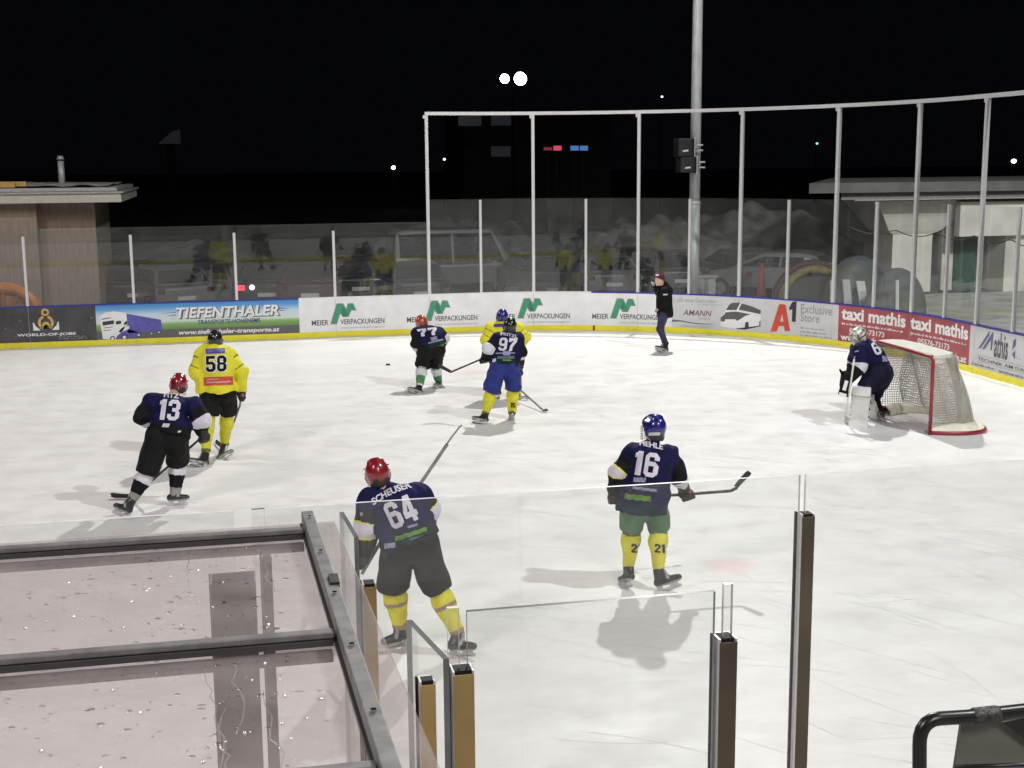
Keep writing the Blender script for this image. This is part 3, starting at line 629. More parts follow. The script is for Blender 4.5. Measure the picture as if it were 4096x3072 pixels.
# grey domed covers with pale boards leaning by them
domem = mat('grey_tarpaulin', (0.10, 0.105, 0.11), 0.6, var=0.25, scale=1.4, bump=0.3, bscale=5)
for (u, v, R, lb) in ((1850, 660, 1.05, 'larger grey domed cover behind the corner boards, beside white boards'), (1935, 668, 0.92, 'smaller grey domed cover behind the corner boards, nearer the concrete building')):
    c = D.Y(u, v, 33.5 if u < 1900 else 31.5); c[2] = 0.3
    e = empty('domed_cover', tuple(c), lb, 'cover')
    mb = MB()
    ns, nt_ = 20, 10; vs = []; fs = []
    for i in range(nt_+1):
        t_ = math.pi/2*i/nt_
        for k in range(ns):
            a = 2*math.pi*k/ns; rr = R*math.cos(t_)*(1+0.03*math.sin(5*a)); vs.append((c[0]+rr*math.cos(a), c[1]+0.5*rr*math.sin(a), c[2]-0.35+1.55*R*math.sin(t_)**0.9*1.0))
    for i in range(nt_):
        for k in range(ns): fs.append((i*ns+k, i*ns+(k+1) % ns, (i+1)*ns+(k+1) % ns, (i+1)*ns+k))
    mb.add(vs, fs); mb.build('cover_skin', domem, e, True)
    mb = MB(); mb.tube([(c[0]-R, c[1], -0.05), (c[0]-R, c[1], c[2])], 0.03); mb.tube([(c[0]+R, c[1], -0.05), (c[0]+R, c[1], c[2])], 0.03); mb.build('frame_leg', STEEL, e)
def leaning(u0, u1, v0, v1, Y, sk, lb, name='board_sheet', m=PWHITE):
    a, b, c_, d_ = D.Y(u0, v1, Y), D.Y(u1, v1, Y), D.Y(u1+sk, v0, Y+0.1), D.Y(u0+sk, v0, Y+0.1); a[2] = b[2] = -0.04
    mb = MB(); mb.prism([a, b, c_, d_], None, (0, 0.04, 0)); tag(mb.build(name, m), lb, 'board')
leaning(1862, 1880, 607, 690, 32.6, -12, 'leaning white sheet behind the boards, widest of the pale sheets')
leaning(1826, 1842, 604, 690, 32.9, -6, 'leaning off-white sheet half hidden by the grey domed cover', m=GREYP)
leaning(1893, 1899, 610, 690, 32.2, 0, 'narrow white slat standing right of the widest leaning sheet')
leaning(1936, 1942, 605, 700, 30.5, 0, 'narrow white slat standing between two end glass posts')
leaning(1794, 1801, 606, 670, 33.0, 0, 'narrow grey slat standing behind a net post', m=GREYP)
# white cabinet at the mast foot
e = empty('electric_cabinet', tuple(D.Y(1525, 640, 34.4)), 'pale grey switch cabinet with a dark centre strip right of the mast foot', 'cabinet')
a, b = D.Y(1507, 598, 34.4), D.Y(1546, 598, 34.4)
mb = MB(); mb.box(a[0], b[0], 34.4, 34.8, -0.05, a[2]-0.03); mb.build('case', GREYP, e)
mb = MB(); mb.box(a[0]-0.04, b[0]+0.04, 34.35, 34.85, a[2]-0.029, a[2]+0.02); mb.build('lid', GREYP, e)
mb = MB(); w_ = b[0]-a[0]; mb.box(a[0]+w_*0.36, a[0]+w_*0.6, 34.385, 34.398, 0.1, a[2]-0.06); mb.build('centre_strip', MGREY, e)
# traffic cone seen dimly
c = D.Y(1644, 650, 36); e = empty('traffic_cone', (c[0], 36, -0.05), 'dim red traffic post behind the tall glass', 'traffic cone')
top = D.Y(1644, 570, 36)
mb = MB(); mb.tube([(c[0], 36, 0), (c[0], 36, top[2])], [0.16, 0.05], 14); mb.build('cone_body', mat('dull_red', (0.30, 0.05, 0.05), 0.6), e, True)
mb = MB(); mb.box(c[0]-0.2, c[0]+0.2, 35.8, 36.2, -0.055, 0.0); mb.build('base_plate', blk, e)

# concrete building on the right
bl = empty('concrete_building', (22, 38, 0), 'pale concrete building with flat roof slab, flared column and green door behind the end glass', 'building')
wallc = mat('pale_concrete', (0.60, 0.58, 0.53), 0.85, var=0.16, scale=0.8, bump=0.2, bscale=6)
slabc = mat('grey_slab', (0.10, 0.10, 0.097), 0.8, var=0.2, scale=1.2)
def wedge_(xa, xb, x1, ya_, yb_, z0, z1): return [(xa, ya_, z0), (x1, ya_, z0), (x1, yb_, z0), (xb, yb_, z0)], (0, 0, z1-z0)
q_, e_ = wedge_(17.2, 22.5, 40, 36.6, 46, 3.22, 3.52); mb = MB(); mb.prism(q_, None, e_); mb.build('roof', slabc, bl)
q_, e_ = wedge_(18.4, 23, 40, 36.9, 44, 3.0, 3.219); mb = MB(); mb.prism(q_, None, e_); mb.build('roof_beam', mat('grey_beam', (0.17, 0.165, 0.16), 0.8), bl)
mb = MB(); mb.box(18.83, 40, 36.86, 36.898, 2.97, 3.0); mb.build('drip_edge', MGREY, bl)
# flared column head
zt = 2.92
mb = MB()
def loop(x0, x1, y0, y1, z): return [(x0, y0, z), (x1, y0, z), (x1, y1, z), (x0, y1, z)]
mb.add(loop(20.0, 23.4, 37.6, 40, zt)+loop(20.75, 22.6, 38.2, 39.6, 1.95)+loop(20.95, 22.35, 38.3, 39.5, 1.82)+loop(20.95, 22.35, 38.3, 39.5, -0.05),
       [(0, 1, 2, 3)]+[(i*4+k, i*4+(k+1) % 4, i*4+4+(k+1) % 4, i*4+4+k) for i in range(3) for k in range(4)])
mb.build('flared_column', wallc, bl)
mb = MB(); mb.box(22.9, 23.7, 38.6, 44, -0.05, 2.95); mb.box(24.55, 40, 37.6, 44, -0.05, 2.95); mb.box(23.7, 24.55, 39.6, 44, -0.05, 2.95); mb.build('wall', wallc, bl)
mb = MB(); mb.box(22.7, 40, 37.3, 37.59, 1.78, 2.87); mb.build('parapet_band', wallc, bl)
mb = MB(); mb.box(23.12, 24.55, 39.4, 39.58, -0.05, 2.1); mb.box(23.3, 24.1, 38.52, 38.58, -0.05, 1.95)
mb.build('green_door', mat('dark_green_door', (0.035, 0.085, 0.06), 0.5, var=0.25), bl)
mb = MB(); mb.box(23.0, 23.12, 38.54, 38.59, 0.35, 0.75); mb.build('red_notice', mat('notice_red', (0.45, 0.05, 0.06), 0.5), bl)
mb = MB(); mb.obox((26.6, 37.27, 2.35), [0.05, 0, 0], [0, 0.02, 0], [0, 0, 0.35]); mb.obox((26.35, 37.27, 2.1), [0.2, 0, 0], [0, 0.02, 0], [0, 0, 0.04]); mb.obox((26.2, 37.27, 2.2), [0.03, 0, 0], [0, 0.02, 0], [0, 0, 0.12]); mb.build('pipe_bracket', DGREY, bl)
mb = MB(); mb.box(25.75, 25.8, 37.29, 37.297, 1.8, 2.87); mb.build('wall_joint', MGREY, bl)

mb = MB(); mb.prism([(14.7, 22, -.058), (45, 22, -.058), (45, 37.55, -.058), (17.5, 37.55, -.058), (15.2, 31, -.058)], None, (0, 0, .018)); tag(mb.build('snowy_path', mat('trodden_snow', (0.42, 0.415, 0.40), 0.85, var=.2, scale=1.2, bump=.4, bscale=8)), kind='structure')
# snow piles and dark hills
def pile(u, v, Y, w, h, d, label, seed):
    c = D.Y(u, v, Y); r = random.Random(seed); ph = [r.uniform(0, 6) for _ in range(6)]
    def hf(i, j, x, y):
        a = (i-0.5)*2; b = (j-0.5)*2; q = max(0, 1-a*a)*max(0, 1-b*b)
        return h*q**0.8*(1+0.14*math.sin(9*a+ph[0])*math.sin(7*b+ph[1])+0.08*math.sin(21*a+ph[2])+0.06*math.sin(17*b+ph[3]))-0.02
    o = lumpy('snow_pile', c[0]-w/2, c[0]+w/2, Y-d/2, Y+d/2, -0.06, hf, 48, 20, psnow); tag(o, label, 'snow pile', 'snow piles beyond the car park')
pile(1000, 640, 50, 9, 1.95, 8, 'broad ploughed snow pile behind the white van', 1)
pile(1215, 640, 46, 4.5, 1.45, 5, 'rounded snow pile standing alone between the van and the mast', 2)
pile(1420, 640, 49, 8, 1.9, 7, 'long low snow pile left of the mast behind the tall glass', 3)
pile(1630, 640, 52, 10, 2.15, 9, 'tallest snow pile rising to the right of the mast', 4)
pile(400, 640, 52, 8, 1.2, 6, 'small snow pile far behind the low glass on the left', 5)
# parked cars
tyre = mat('tyre_rubber', (0.02, 0.02, 0.02), 0.8); chrome = mat('rim_metal', (0.5, 0.5, 0.5), 0.3, 0.8)
carglass = mat('car_glass', (0.02, 0.022, 0.025), 0.06, spec=0.8, var=0.1)
redl = mat('tail_lamp', (0.07, 0.004, 0.004), 0.2, spec=0.8)
def lerp(a, b, t): return a+(b-a)*t
def car(x, y, yaw, paint, L=4.3, W=1.76, H=1.46, van=False, label='', lit=False):
    e = empty('parked_van' if van else 'parked_car', (0, 0, 0), label, 'van' if van else 'car', 'vehicles in the car park')
    # profile: x forward
    if van: low = [(-L/2, .35), (-L/2, 1.0), (L/2-.9, 1.05), (L/2-.05, .85), (L/2, .4)]; hi = [(-L/2+.02, 1.0), (-L/2+.12, H-.12), (-L/2+.35, H), (L/2-1.7, H), (L/2-1.0, 1.06)]
    else: low = [(-L/2, .35), (-L/2+.02, .88), (-L/2+.3, .96), (L/2-1.25, .98), (L/2-.3, .80), (L/2, .62), (L/2, .35)]; hi = [(-L/2+.12, .94), (-L/2+.55, H-.08), (-L/2+1.0, H), (L/2-2.15, H-.02), (L/2-1.15, .97)]
    mb = MB(); n = len(low)
    for sgn in (1,):
        A = [(p[0], -W/2, p[1]) for p in low]+[(p[0], W/2, p[1]) for p in low]
        mb.add(A, [tuple(range(n))[::-1], tuple(range(n, 2*n))]+[(i, (i+1) % n, (i+1) % n+n, i+n) for i in range(n)])
        nh = len(hi); tp = lambda z: W/2-0.03-(z-0.95)/(H-0.95)*0.20
        A = [(p[0], -tp(p[1]), p[1]) for p in hi]+[(p[0], tp(p[1]), p[1]) for p in hi]
        mb.add(A, [tuple(range(nh))[::-1], tuple(range(nh, 2*nh))]+[(i, (i+1) % nh, (i+1) % nh+nh, i+nh) for i in range(nh)])
    body = mb.build('body', paint, e, False); bv = body.modifiers.new('b', 'BEVEL'); bv.width = 0.06; bv.segments = 3
    # glazing
    mb = MB(); z0, z1 = 1.02, H-.14
    for sg in (-1, 1):
        def sp(xx, z): return (xx, sg*(tp(z)+0.006), z)
        xa, xb = hi[0][0]+.22, hi[-1][0]-.30
        xm = (xa+xb)/2; xt0 = lerp(hi[0][0], hi[1][0], .85)+.12; xt1 = hi[-2][0]-.02
        for (p, q, r, s_) in ((xa, xm-.04, xm-.04, xt0), (xm+.04, xb, xt1, xm+.04)):
            mb.prism([sp(p, z0), sp(q, z0), sp(r, z1), sp(s_, z1)], None, (0, sg*0.012, 0))
    mb.build('side_window', carglass, e)
    def panel(i, j, inset, name):
        mb = MB(); p, q = np.array(hi[i]), np.array(hi[j]); d = q-p; nn = nrm((-d[1], d[0])); nn = nn if i == 0 else -nrm((-d[1], d[0]))*-1
        a, b = p+d*0.12, p+d*0.9
        o_ = np.array([nn[0], nn[1]])*0.012*(1 if i == 0 else 1)
        P = [(a[0]+o_[0], -tp(a[1])+.1, a[1]+o_[1]), (a[0]+o_[0], tp(a[1])-.1, a[1]+o_[1]), (b[0]+o_[0], tp(b[1])-.1, b[1]+o_[1]), (b[0]+o_[0], -tp(b[1])+.1, b[1]+o_[1])]
        mb.prism(P, None, (o_[0], 0, o_[1])); mb.build(name, carglass, e)
    panel(0, 1, .1, 'rear_window'); 
    p, q = np.array(hi[-1]), np.array(hi[-2]); d = q-p; nn = nrm((-d[1], d[0])); nn = -nn if nn[0] < 0 else nn
    a, b = p+d*.1, p+d*.92; mb = MB(); mb.prism([(a[0]+nn[0]*.012, -tp(a[1])+.1, a[1]+nn[1]*.012), (a[0]+nn[0]*.012, tp(a[1])-.1, a[1]+nn[1]*.012), (b[0]+nn[0]*.012, tp(b[1])-.1, b[1]+nn[1]*.012), (b[0]+nn[0]*.012, -tp(b[1])+.1, b[1]+nn[1]*.012)], None, (nn[0]*.01, 0, nn[1]*.01)); mb.build('windscreen', carglass, e)
    for wx in (-L/2+.78, L/2-.82):
        for sg in (-1, 1):
            mb = MB(); mb.tube([(wx, sg*(W/2-.2), .32), (wx, sg*(W/2+.01), .32)], .32, 20); wh = mb.build('wheel', tyre, e)
            mb = MB(); mb.tube([(wx, sg*(W/2), .32), (wx, sg*(W/2+.025), .32)], .19, 16); mb.build('rim', chrome, wh)
    for sg in (-1, 1):
        mb = MB(); mb.box(-L/2-.02, -L/2+.05, sg*(W/2-.17)-.10, sg*(W/2-.17)+.10, .72 if not van else .7, .86 if not van else 1.0); mb.build('tail_light', LITR if lit else redl, e)
        mb = MB(); mb.box(L/2-.12, L/2+.01, sg*(W/2-.28)-.17, sg*(W/2-.28)+.17, .52, .66); mb.build('headlight', chrome, e)
    mb = MB(); mb.box(-L/2-.025, -L/2-.0, -.26, .26, .52, .63); mb.box(L/2+.0, L/2+.025, -.26, .26, .40, .5); mb.build('number_plate', GREYP, e)
    if lit:
        mb = MB(); mb.ell((-L/2-.02, W/2-.47, .80), (.05, .07, .07), 10); mb.build('reversing_light', LITW, e, True)
    for ch in e.children: ch.matrix_parent_inverse = Matrix.Identity(4)
    e.location = (x, y, -0.05); e.rotation_euler = (0, 0, yaw); return e
LITR = mat('lit_tail_lamp', (0.5, 0.02, 0.03), 0.3, emit=((1, 0.03, 0.08), 2.5)); LITW = mat('lit_white_lamp', (0.8, 0.8, 0.8), 0.3, emit=((1, 0.97, 0.95), 14))
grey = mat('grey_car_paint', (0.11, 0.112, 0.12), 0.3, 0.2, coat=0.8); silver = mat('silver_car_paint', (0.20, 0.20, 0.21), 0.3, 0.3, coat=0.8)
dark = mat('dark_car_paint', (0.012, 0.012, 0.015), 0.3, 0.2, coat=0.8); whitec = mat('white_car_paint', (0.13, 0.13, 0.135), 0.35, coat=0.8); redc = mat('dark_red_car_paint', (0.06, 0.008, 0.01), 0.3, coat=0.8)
def cx_(u, Y): return float(D.Y(u, 640, Y)[0])
H2 = math.pi/2
cars = [(290, 41, H2+.1, dark, 'dark hatchback next to the clubhouse corner', False), (352, 39.6, H2+.35, silver, 'silver hatchback behind the left end of the lorry advert', False), (440, 40.5, H2, grey, 'grey car behind the truck drawing, number plate facing the rink', False),
        (572, 40, H2, dark, 'dark car with a lit tail lamp and reversing light', True), (668, 39.5, H2-.05, redc, 'dark red car with a pale number plate behind the low glass', False),
        (765, 41, H2, dark, 'black car behind the third white-panel post', False), (868, 39, H2+.15, grey, 'grey rounded car left of the white van', False), (1150, 40.5, H2+.05, dark, 'dark car immediately right of the white van', False),
        (1190, 38.6, -H2-.5, grey, 'grey car parked askew in front of the rounded snow pile', False), (1285, 40, H2, silver, 'silver car left of the tall post behind the emblem panels', False),
        (1345, 42, H2, dark, 'black car with a pale number plate left of the skating official', False), (1440, 40.5, H2-.1, grey, 'grey car directly left of the mast', False),
        (1590, 40, H2+.1, grey, 'grey car directly right of the mast', False), (1660, 38.3, H2+.9, silver, 'silver car turned sideways behind the dim red post', False)]
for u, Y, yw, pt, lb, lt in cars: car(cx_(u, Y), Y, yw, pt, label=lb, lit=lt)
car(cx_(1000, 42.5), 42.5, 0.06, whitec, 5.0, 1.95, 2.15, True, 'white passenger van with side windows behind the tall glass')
# trailer-like bench rails by the corner
c0, c1 = D.Y(1738, 558, 35.2), D.Y(1800, 572, 34.6)
e = empty('handrail', tuple(c0), 'thin pale handrail behind the boards above the yellow tube', 'handrail'); mb = MB()
for t_ in (0, .5, 1.0):
    p = lerp(c0, c1, t_); mb.tube([(p[0], p[1], -0.05), tuple(p)], .025, 6)
mb.tube([c0, c1], .03, 6); mb.tube([c0-[0, 0, .5], c1-[0, 0, .5]], .025, 6); mb.build('rail', STEEL, e)

# far lights and buildings in the dark
dkw = mat('night_wall', (0.012, 0.012, 0.014), 0.9, spec=0.1)
e = empty('far_building', (10, 95, 0), 'dark building far behind the net frame with two faint windows', 'building')
a, b = D.Y(1000, 235, 95), D.Y(1320, 345, 95)
mb = MB(); mb.box(a[0], b[0], 95, 103, -0.06, a[2]); mb.build('wall', dkw, e)
fw_ = mat('faint_window', (0.05, 0.05, 0.06), 0.3, emit=((0.6, 0.7, 1), 0.012))
for (u0_, u1_, v0_, v1_) in ((1061, 1104, 240, 271), (1061, 1103, 316, 338), (990, 1040, 246, 272)):
    a, b = D.Y(u0_, v0_, 94.9), D.Y(u1_, v1_, 94.9); mb = MB(); mb.box(a[0], b[0], 94.9, 94.98, b[2], a[2]); mb.build('window', fw_, e)
a, b = D.Y(1036, 243, 94), D.Y(1040, 274, 94)
e2 = e
def screen(u0_, u1_, v0_, v1_, col, st, nm, lb):
    a, b = D.Y(u0_, v0_, 80), D.Y(u1_, v1_, 80); e = empty(nm, tuple(a), lb, 'lit window'); mb = MB(); mb.box(a[0], b[0], 80, 80.06, b[2], a[2]); mb.build('lit_pane', mat('lit_'+nm+str(int(u0_)), col, 0.4, emit=(col, st)), e)
    mb = MB(); mb.box(a[0]-.08, b[0]+.08, 80.07, 80.2, b[2]-.08, a[2]+.08); mb.box((a[0]+b[0])/2-.05, (a[0]+b[0])/2+.05, 80.21, 80.3, -.06, b[2]); mb.build('frame', dkw, e)
screen(1196, 1213, 315, 325, (0.85, 0.08, 0.18), 0.75, 'lit_window', 'small glowing red window far off in the dark')
screen(1175, 1193, 318.5, 324.5, (0.5, 0.05, 0.10), 0.3, 'lit_window', 'dimmer broken red sign left of the glowing red window')
screen(1233, 1250, 315, 325, (0.09, 0.23, 0.62), 0.7, 'lit_window', 'left one of two glowing blue windows far off in the dark')
screen(1253, 1270, 315, 325, (0.09, 0.23, 0.62), 0.7, 'lit_window', 'right one of two glowing blue windows far off in the dark')
def lamp(u, v, Y, r, col, st, lb, cat='street lamp'):
    c = D.Y(u, v, Y); e = empty('street_lamp', (c[0], c[1], -0.05), lb, cat); mb = MB(); mb.ell(c, (r, r, r*.8), 12); mb.build('lamp_head', mat('glow_%d' % u, col, 0.4, emit=(col, st)), e, True)
    mb = MB(); mb.tube([(c[0], c[1]+r+.1, -0.05), (c[0], c[1]+r+.1, c[2]+r)], 0.05, 8); mb.build('lamp_post', dkw, e)
lamp(850, 362, 120, .2, (1, .95, .8), 9, 'distant street lamp over the low glass, left of the net frame')
lamp(960, 344, 120, .12, (1, .95, .8), 5, 'faint distant lamp just inside the net frame corner')
lamp(1430, 209, 120, .1, (1, 1, 1), 5, 'tiny distant lamp above the net frame left of the mast')
lamp(2190, 348, 120, .26, (.8, 1, .9), 9, 'bright distant lamp low over the concrete building')
lamp(1765, 310, 120, .12, (.2, .9, .5), 2.5, 'tiny green distant light between net posts')
# distant floodlights of another pitch
e = empty('twin_floodlight', tuple(D.Y(1108, 345, 75)), 'pair of dazzling floodlights high on a distant dark mast', 'floodlight')
for u, v, r in ((1090, 170, .27), (1124, 170, .37)):
    c = D.Y(u, v, 75); mb = MB(); mb.ell(c, (r, r*.6, r), 20); mb.build('lamp_glow', mat('far_flood', (1, 1, 1), 0.4, emit=((0.95, 0.96, 1), 25)), e, True)
    mb = MB(); mb.tube([c+[0, .45, 0], c+[0, .9, 0]], [r*.8, r*.4], 12); mb.build('housing', dkw, e)
c = D.Y(1108, 172, 75.9); mb = MB(); mb.tube([(c[0], c[1], -.06), tuple(c)], .07, 10); mb.obox(c, [1.0, 0, 0], [0, .06, 0], [0, 0, .06]); mb.build('mast', mat('unlit_mast', (0.001, 0.001, 0.001), 1.0, spec=0.0), e)
# faint pale roof far off at left
c = D.Y(365, 297, 110); e = empty('distant_shed', (c[0], 110, 0), 'faint pale gable far up in the dark on the left', 'shed')
mb = MB(); mb.prism([(c[0]-.9, 110, c[2]-.5), (c[0]+.9, 110, c[2]-.5), (c[0]+.9, 110, c[2]+.6), (c[0]+.3, 110, c[2]+.5)], None, (0, 3, 0)); mb.build('gable', mat('faint_gable', (0.2, 0.2, 0.2), 0.7), e)
mb = MB(); mb.box(c[0]-.3, c[0]+.3, 112, 112.9, -.06, c[2]-.5); mb.build('wall', dkw, e)
# ------------------------------------------------------------------ near side: safety glass, posts
near = empty('near_safety_glass', (1.5, YN, 0), 'clear near safety glass with tall aluminium posts across the foreground', 'safety glass')
def flatpane(p, q, z0, z1, parent, th=0.02, edge=EDGE, m=None, name='glass_pane'):
    p, q = np.array([*p, 0.]), np.array([*q, 0.]); d = nrm(q-p); n_ = np.array([-d[1], d[0], 0]); c = (p+q)/2+[0, 0, (z0+z1)/2]; A, B, Cc = (q-p)/2, n_*th/2, np.array([0, 0, (z1-z0)/2])
    vs = [c+i*A+j*B+k*Cc for i in (-1, 1) for j in (-1, 1) for k in (-1, 1)]
    return finish(name, vs, [(0, 1, 3, 2), (4, 6, 7, 5), (0, 4, 5, 1), (2, 3, 7, 6), (0, 2, 6, 4), (1, 5, 7, 3)], [m or GLASS_N, edge], parent, [1, 1, 0, 0, 1, 1])
xs = [-3.2, -1.6, -0.03]
flatpane((-3.2, YN), (-1.63, YN), 1.0, 2.706, near); flatpane((-1.6, YN), (-0.02, YN), 1.0, 2.706, near)
flatpane((0.06, YN), (0.118, YN), 1.0, 2.706, near, edge=EDGE_D); flatpane((0.115, YN), (2.722, YN), 1.0, 2.706, near)
flatpane((2.752, YN), (5.9, YN), 1.0, 2.706, near)
bronze = mat('bronze_anodised', (0.45, 0.315, 0.13), 0.42, 0.35, spec=0.5, var=0.22, scale=1.2, stretch=(1, 1, 1))
olive = mat('olive_anodised', (0.125, 0.10, 0.07), 0.38, 0.35, spec=0.5, var=0.45, scale=1.1, stretch=(1, 1, 0.8))
gasket = mat('black_gasket', (0.01, 0.01, 0.01), 0.7)
def npost(x, y, z0, z1, wd, face, parent, dp=0.075, ang=0.0, label=None):
    ca, sa = math.cos(ang), math.sin(ang); X = np.array([ca, sa, 0]); Yv = np.array([-sa, ca, 0]); c = np.array([x, y, 0.])
    e = MB(); h = (z1-z0)/2; zc = (z0+z1)/2
    t_ = 0.006
    for sg in (-1, 1): e.obox(c+X*sg*(wd/2-t_/2)+[0, 0, zc], X*t_/2, Yv*dp/2, np.array([0, 0, h]))
    e.obox(c+Yv*(dp/2-t_/2)+[0, 0, zc], X*(wd/2-t_), Yv*t_/2, np.array([0, 0, h]))
    o = e.build('post', ALU, parent)
    f = MB(); f.obox(c-Yv*(dp/2+0.002)+[0, 0, zc-0.006], X*(wd/2-0.001), Yv*0.003, np.array([0, 0, h-0.006])); f.build('post_face', face, o)
    f = MB(); f.obox(c-X*(wd/2+0.004)+Yv*dp*0.36+[0, 0, zc], X*0.004, Yv*dp*0.12, np.array([0, 0, h])); f.obox(c+Yv*0.004+[0, 0, z1-0.03], X*(wd/2-t_-.001), Yv*dp*0.38, np.array([0, 0, 0.028])); f.build('gasket', gasket, o)
    return o
npost(2.757, YN, 0.0, 2.51, 0.068, olive, near); npost(-0.035, YN, 0.0, 2.40, 0.20, olive, near, dp=0.12); npost(0.118, YN, 0, 2.50, 0.045, olive, near)
# screens of the bench enclosure (nearer to the stand)
enc = empty('bench_enclosure_glass', (1.0, 4.3, 0), 'stepped clear glass enclosure with bronze fronted posts beside the shelter roof', 'glass enclosure')
flatpane((0.46, 5.75), (0.485, 5.33), 0.9, 2.68, enc, edge=EDGE_D); npost(0.535, 5.36, 0.0, 2.47, 0.058, bronze, enc)
flatpane((0.555, 4.22), (0.62, 3.84), 0.9, 2.70, enc, edge=EDGE_D); npost(0.552, 3.81, 0.0, 2.655, 0.050, bronze, enc, dp=0.05)
flatpane((0.752, 4.2), (1.655, 4.2), 0.9, 2.722, enc, edge=EDGE_D); flatpane((0.684, 4.2), (0.724, 4.2), 0.9, 2.74, enc); flatpane((1.688, 4.2), (1.722, 4.2), 0.9, 2.745, enc)
npost(0.732, 4.2, 0.0, 2.52, 0.074, bronze, enc); npost(1.697, 4.2, 0.0, 2.55, 0.068, olive, enc)
# shelter roof -------------------------------------------------------------
shel = empty('shelter_roof', (-1.2, 4.3, 2.7), 'wet translucent shelter roof with grey metal bars in the left foreground', 'shelter roof')
SHEET = glass_mat('wet_polycarbonate', 0.17, tint=(0.985, 0.955, 0.955), hazecol=(0.82, 0.77, 0.77), f0=0.04, rough=0.06)
barm = mat('weathered_bar', (0.185, 0.183, 0.18), 0.55, 0.3, var=0.2, scale=14)
shadowm = mat('bar_shadow_brown', (0.10, 0.08, 0.08), 0.7, var=.3, scale=20)  # brown strips below the bars stand for their shadow on the sheet
bard = mat('bar_seal', (0.05, 0.047, 0.05), 0.6)
mb = MB(); ZR = 2.72
ys_ = lambda y: 0.405+(5.577-y)*0.0293
mb.add([(-3.4, 5.50, ZR-.012), (0.408, 5.50, ZR-.012), (ys_(2.2), 2.2, ZR-.012), (-3.4, 2.2, ZR-.012), (-3.4, 5.50, ZR-.02), (0.408, 5.50, ZR-.02), (ys_(2.2), 2.2, ZR-.02), (-3.4, 2.2, ZR-.02)],
       [(0, 1, 2, 3), (7, 6, 5, 4), (0, 4, 5, 1), (1, 5, 6, 2), (2, 6, 7, 3), (3, 7, 4, 0)]); mb.build('sheet', SHEET, shel)
def bar(p, q, w_, h_, name='bar'):
    p, q = np.array(p, float), np.array(q, float); d = nrm(q-p); n_ = nrm(np.cross([0, 0, 1], d)); u_ = np.cross(d, n_); c = (p+q)/2
    mb = MB(); mb.obox(c, (q-p)/2, n_*w_/2, u_*h_/2); o = mb.build(name, shadowm if name == 'shadow_bar' else barm, shel); bv = o.modifiers.new('b', 'BEVEL'); bv.width = 0.004; bv.segments = 2
    if name == 'shadow_bar': return o
    mb = MB(); mb.obox(c-u_*(h_/2+0.012), (q-p)/2*0.998, n_*(w_/2+0.008), u_*0.0095); mb.build('bar_seal', bard, o); return o
bar((-3.4, 5.27, ZR+.03), (0.262, 5.25, ZR+.03), 0.042, 0.022); bar((-3.4, 4.05, ZR+.03), (0.285, 4.02, ZR+.03), 0.042, 0.022); bar((-3.4, 3.07, ZR+.03), (0.31, 3.05, ZR+.03), 0.042, 0.022)
bar((0.288, 5.42, ZR+.04), (0.352, 2.4, ZR+.04), 0.05, 0.05, 'edge_bar')
bar((-3.4, 5.26, ZR-.045), (0.262, 5.26, ZR-.045), 0.05, 0.03, 'shadow_bar'); bar((-3.4, 4.04, ZR-.045), (0.28, 4.02, ZR-.045), 0.05, 0.03, 'shadow_bar')
sc = MB()
for i in range(6):
    y = 5.3-i*0.5; x = 0.288+(5.42-y)*0.0212; sc.tube([(x, y, ZR+.06), (x, y, ZR+.075)], 0.009, 8)
sc.build('screw', mat('screw_steel', (0.7, 0.7, 0.7), 0.15, 1.0), shel)
mb = MB(); mb.obox((0.322, 4.45, ZR+.05), [0.016, 0, 0], [0, 0.05, 0.0], [0, 0, 0.025]); mb.build('clip', blk, shel)
mb = MB(); drops = random.Random(3)
def drop(x, y, r, el=1.0):
    vs = []; fs = []; n = 7
    for i in range(4):
        t_ = math.pi/2*i/3
        for k in range(n): a = 2*math.pi*k/n; vs.append((x+r*el*math.cos(t_)*math.cos(a), y+r*math.cos(t_)*math.sin(a), ZR-.0118+r*.55*math.sin(t_)))
    for i in range(3):
        for k in range(n): fs.append((i*n+k, i*n+(k+1) % n, (i+1)*n+(k+1) % n, (i+1)*n+k))
    mb.add(vs, fs)
for i in range(520):
    y = drops.uniform(2.9, 5.35); x = drops.triangular(-1.3, 0.3, 0.0)
    drop(x, y, drops.choice((.0025, .003, .004, .005, .007)), drops.choice((1, 1.4, 2.0)))
o = mb.build('water_drops', glass_mat('water', 0.0, tint=(0.74, 0.72, 0.72), f0=0.10, rough=0.02), shel, True); o['kind'] = 'stuff'
mb = MB(); rr_ = random.Random(8)
for x0_, y0_, n_ in ((-.02, 4.0, 9), (-.12, 3.95, 12), (.05, 3.7, 8), (-.06, 3.6, 10), (-.2, 5.1, 5), (0.1, 5.0, 6)):
    P_ = [(x0_, y0_, ZR-.011)]
    for k in range(n_): P_.append((P_[-1][0]+rr_.uniform(-.012, .022), P_[-1][1]-rr_.uniform(.04, .09), ZR-.011))
    mb.tube(P_, [rr_.uniform(.0012, .0035) for _ in P_], 6)
o = mb.build('water_run', glass_mat('runnel', 0.14, tint=(.95, .95, .95), hazecol=(.9, .88, .88), f0=.08), shel, True); o['kind'] = 'stuff'
mb = MB()  # metallic beads added for lamp sparkle among the drops
for i in range(80):
    y = drops.uniform(2.9, 5.35); x = drops.triangular(-1.2, 0.3, 0.05); r = drops.choice((.003, .0045, .0065)); mb.ell((x, y, ZR-.010), (r, r, r*.8), 8)
o = mb.build('sparkle_bead', mat('sparkle_metal', (0.95, 0.95, 0.95), 0.22, 0.8), shel, True); o['kind'] = 'stuff'
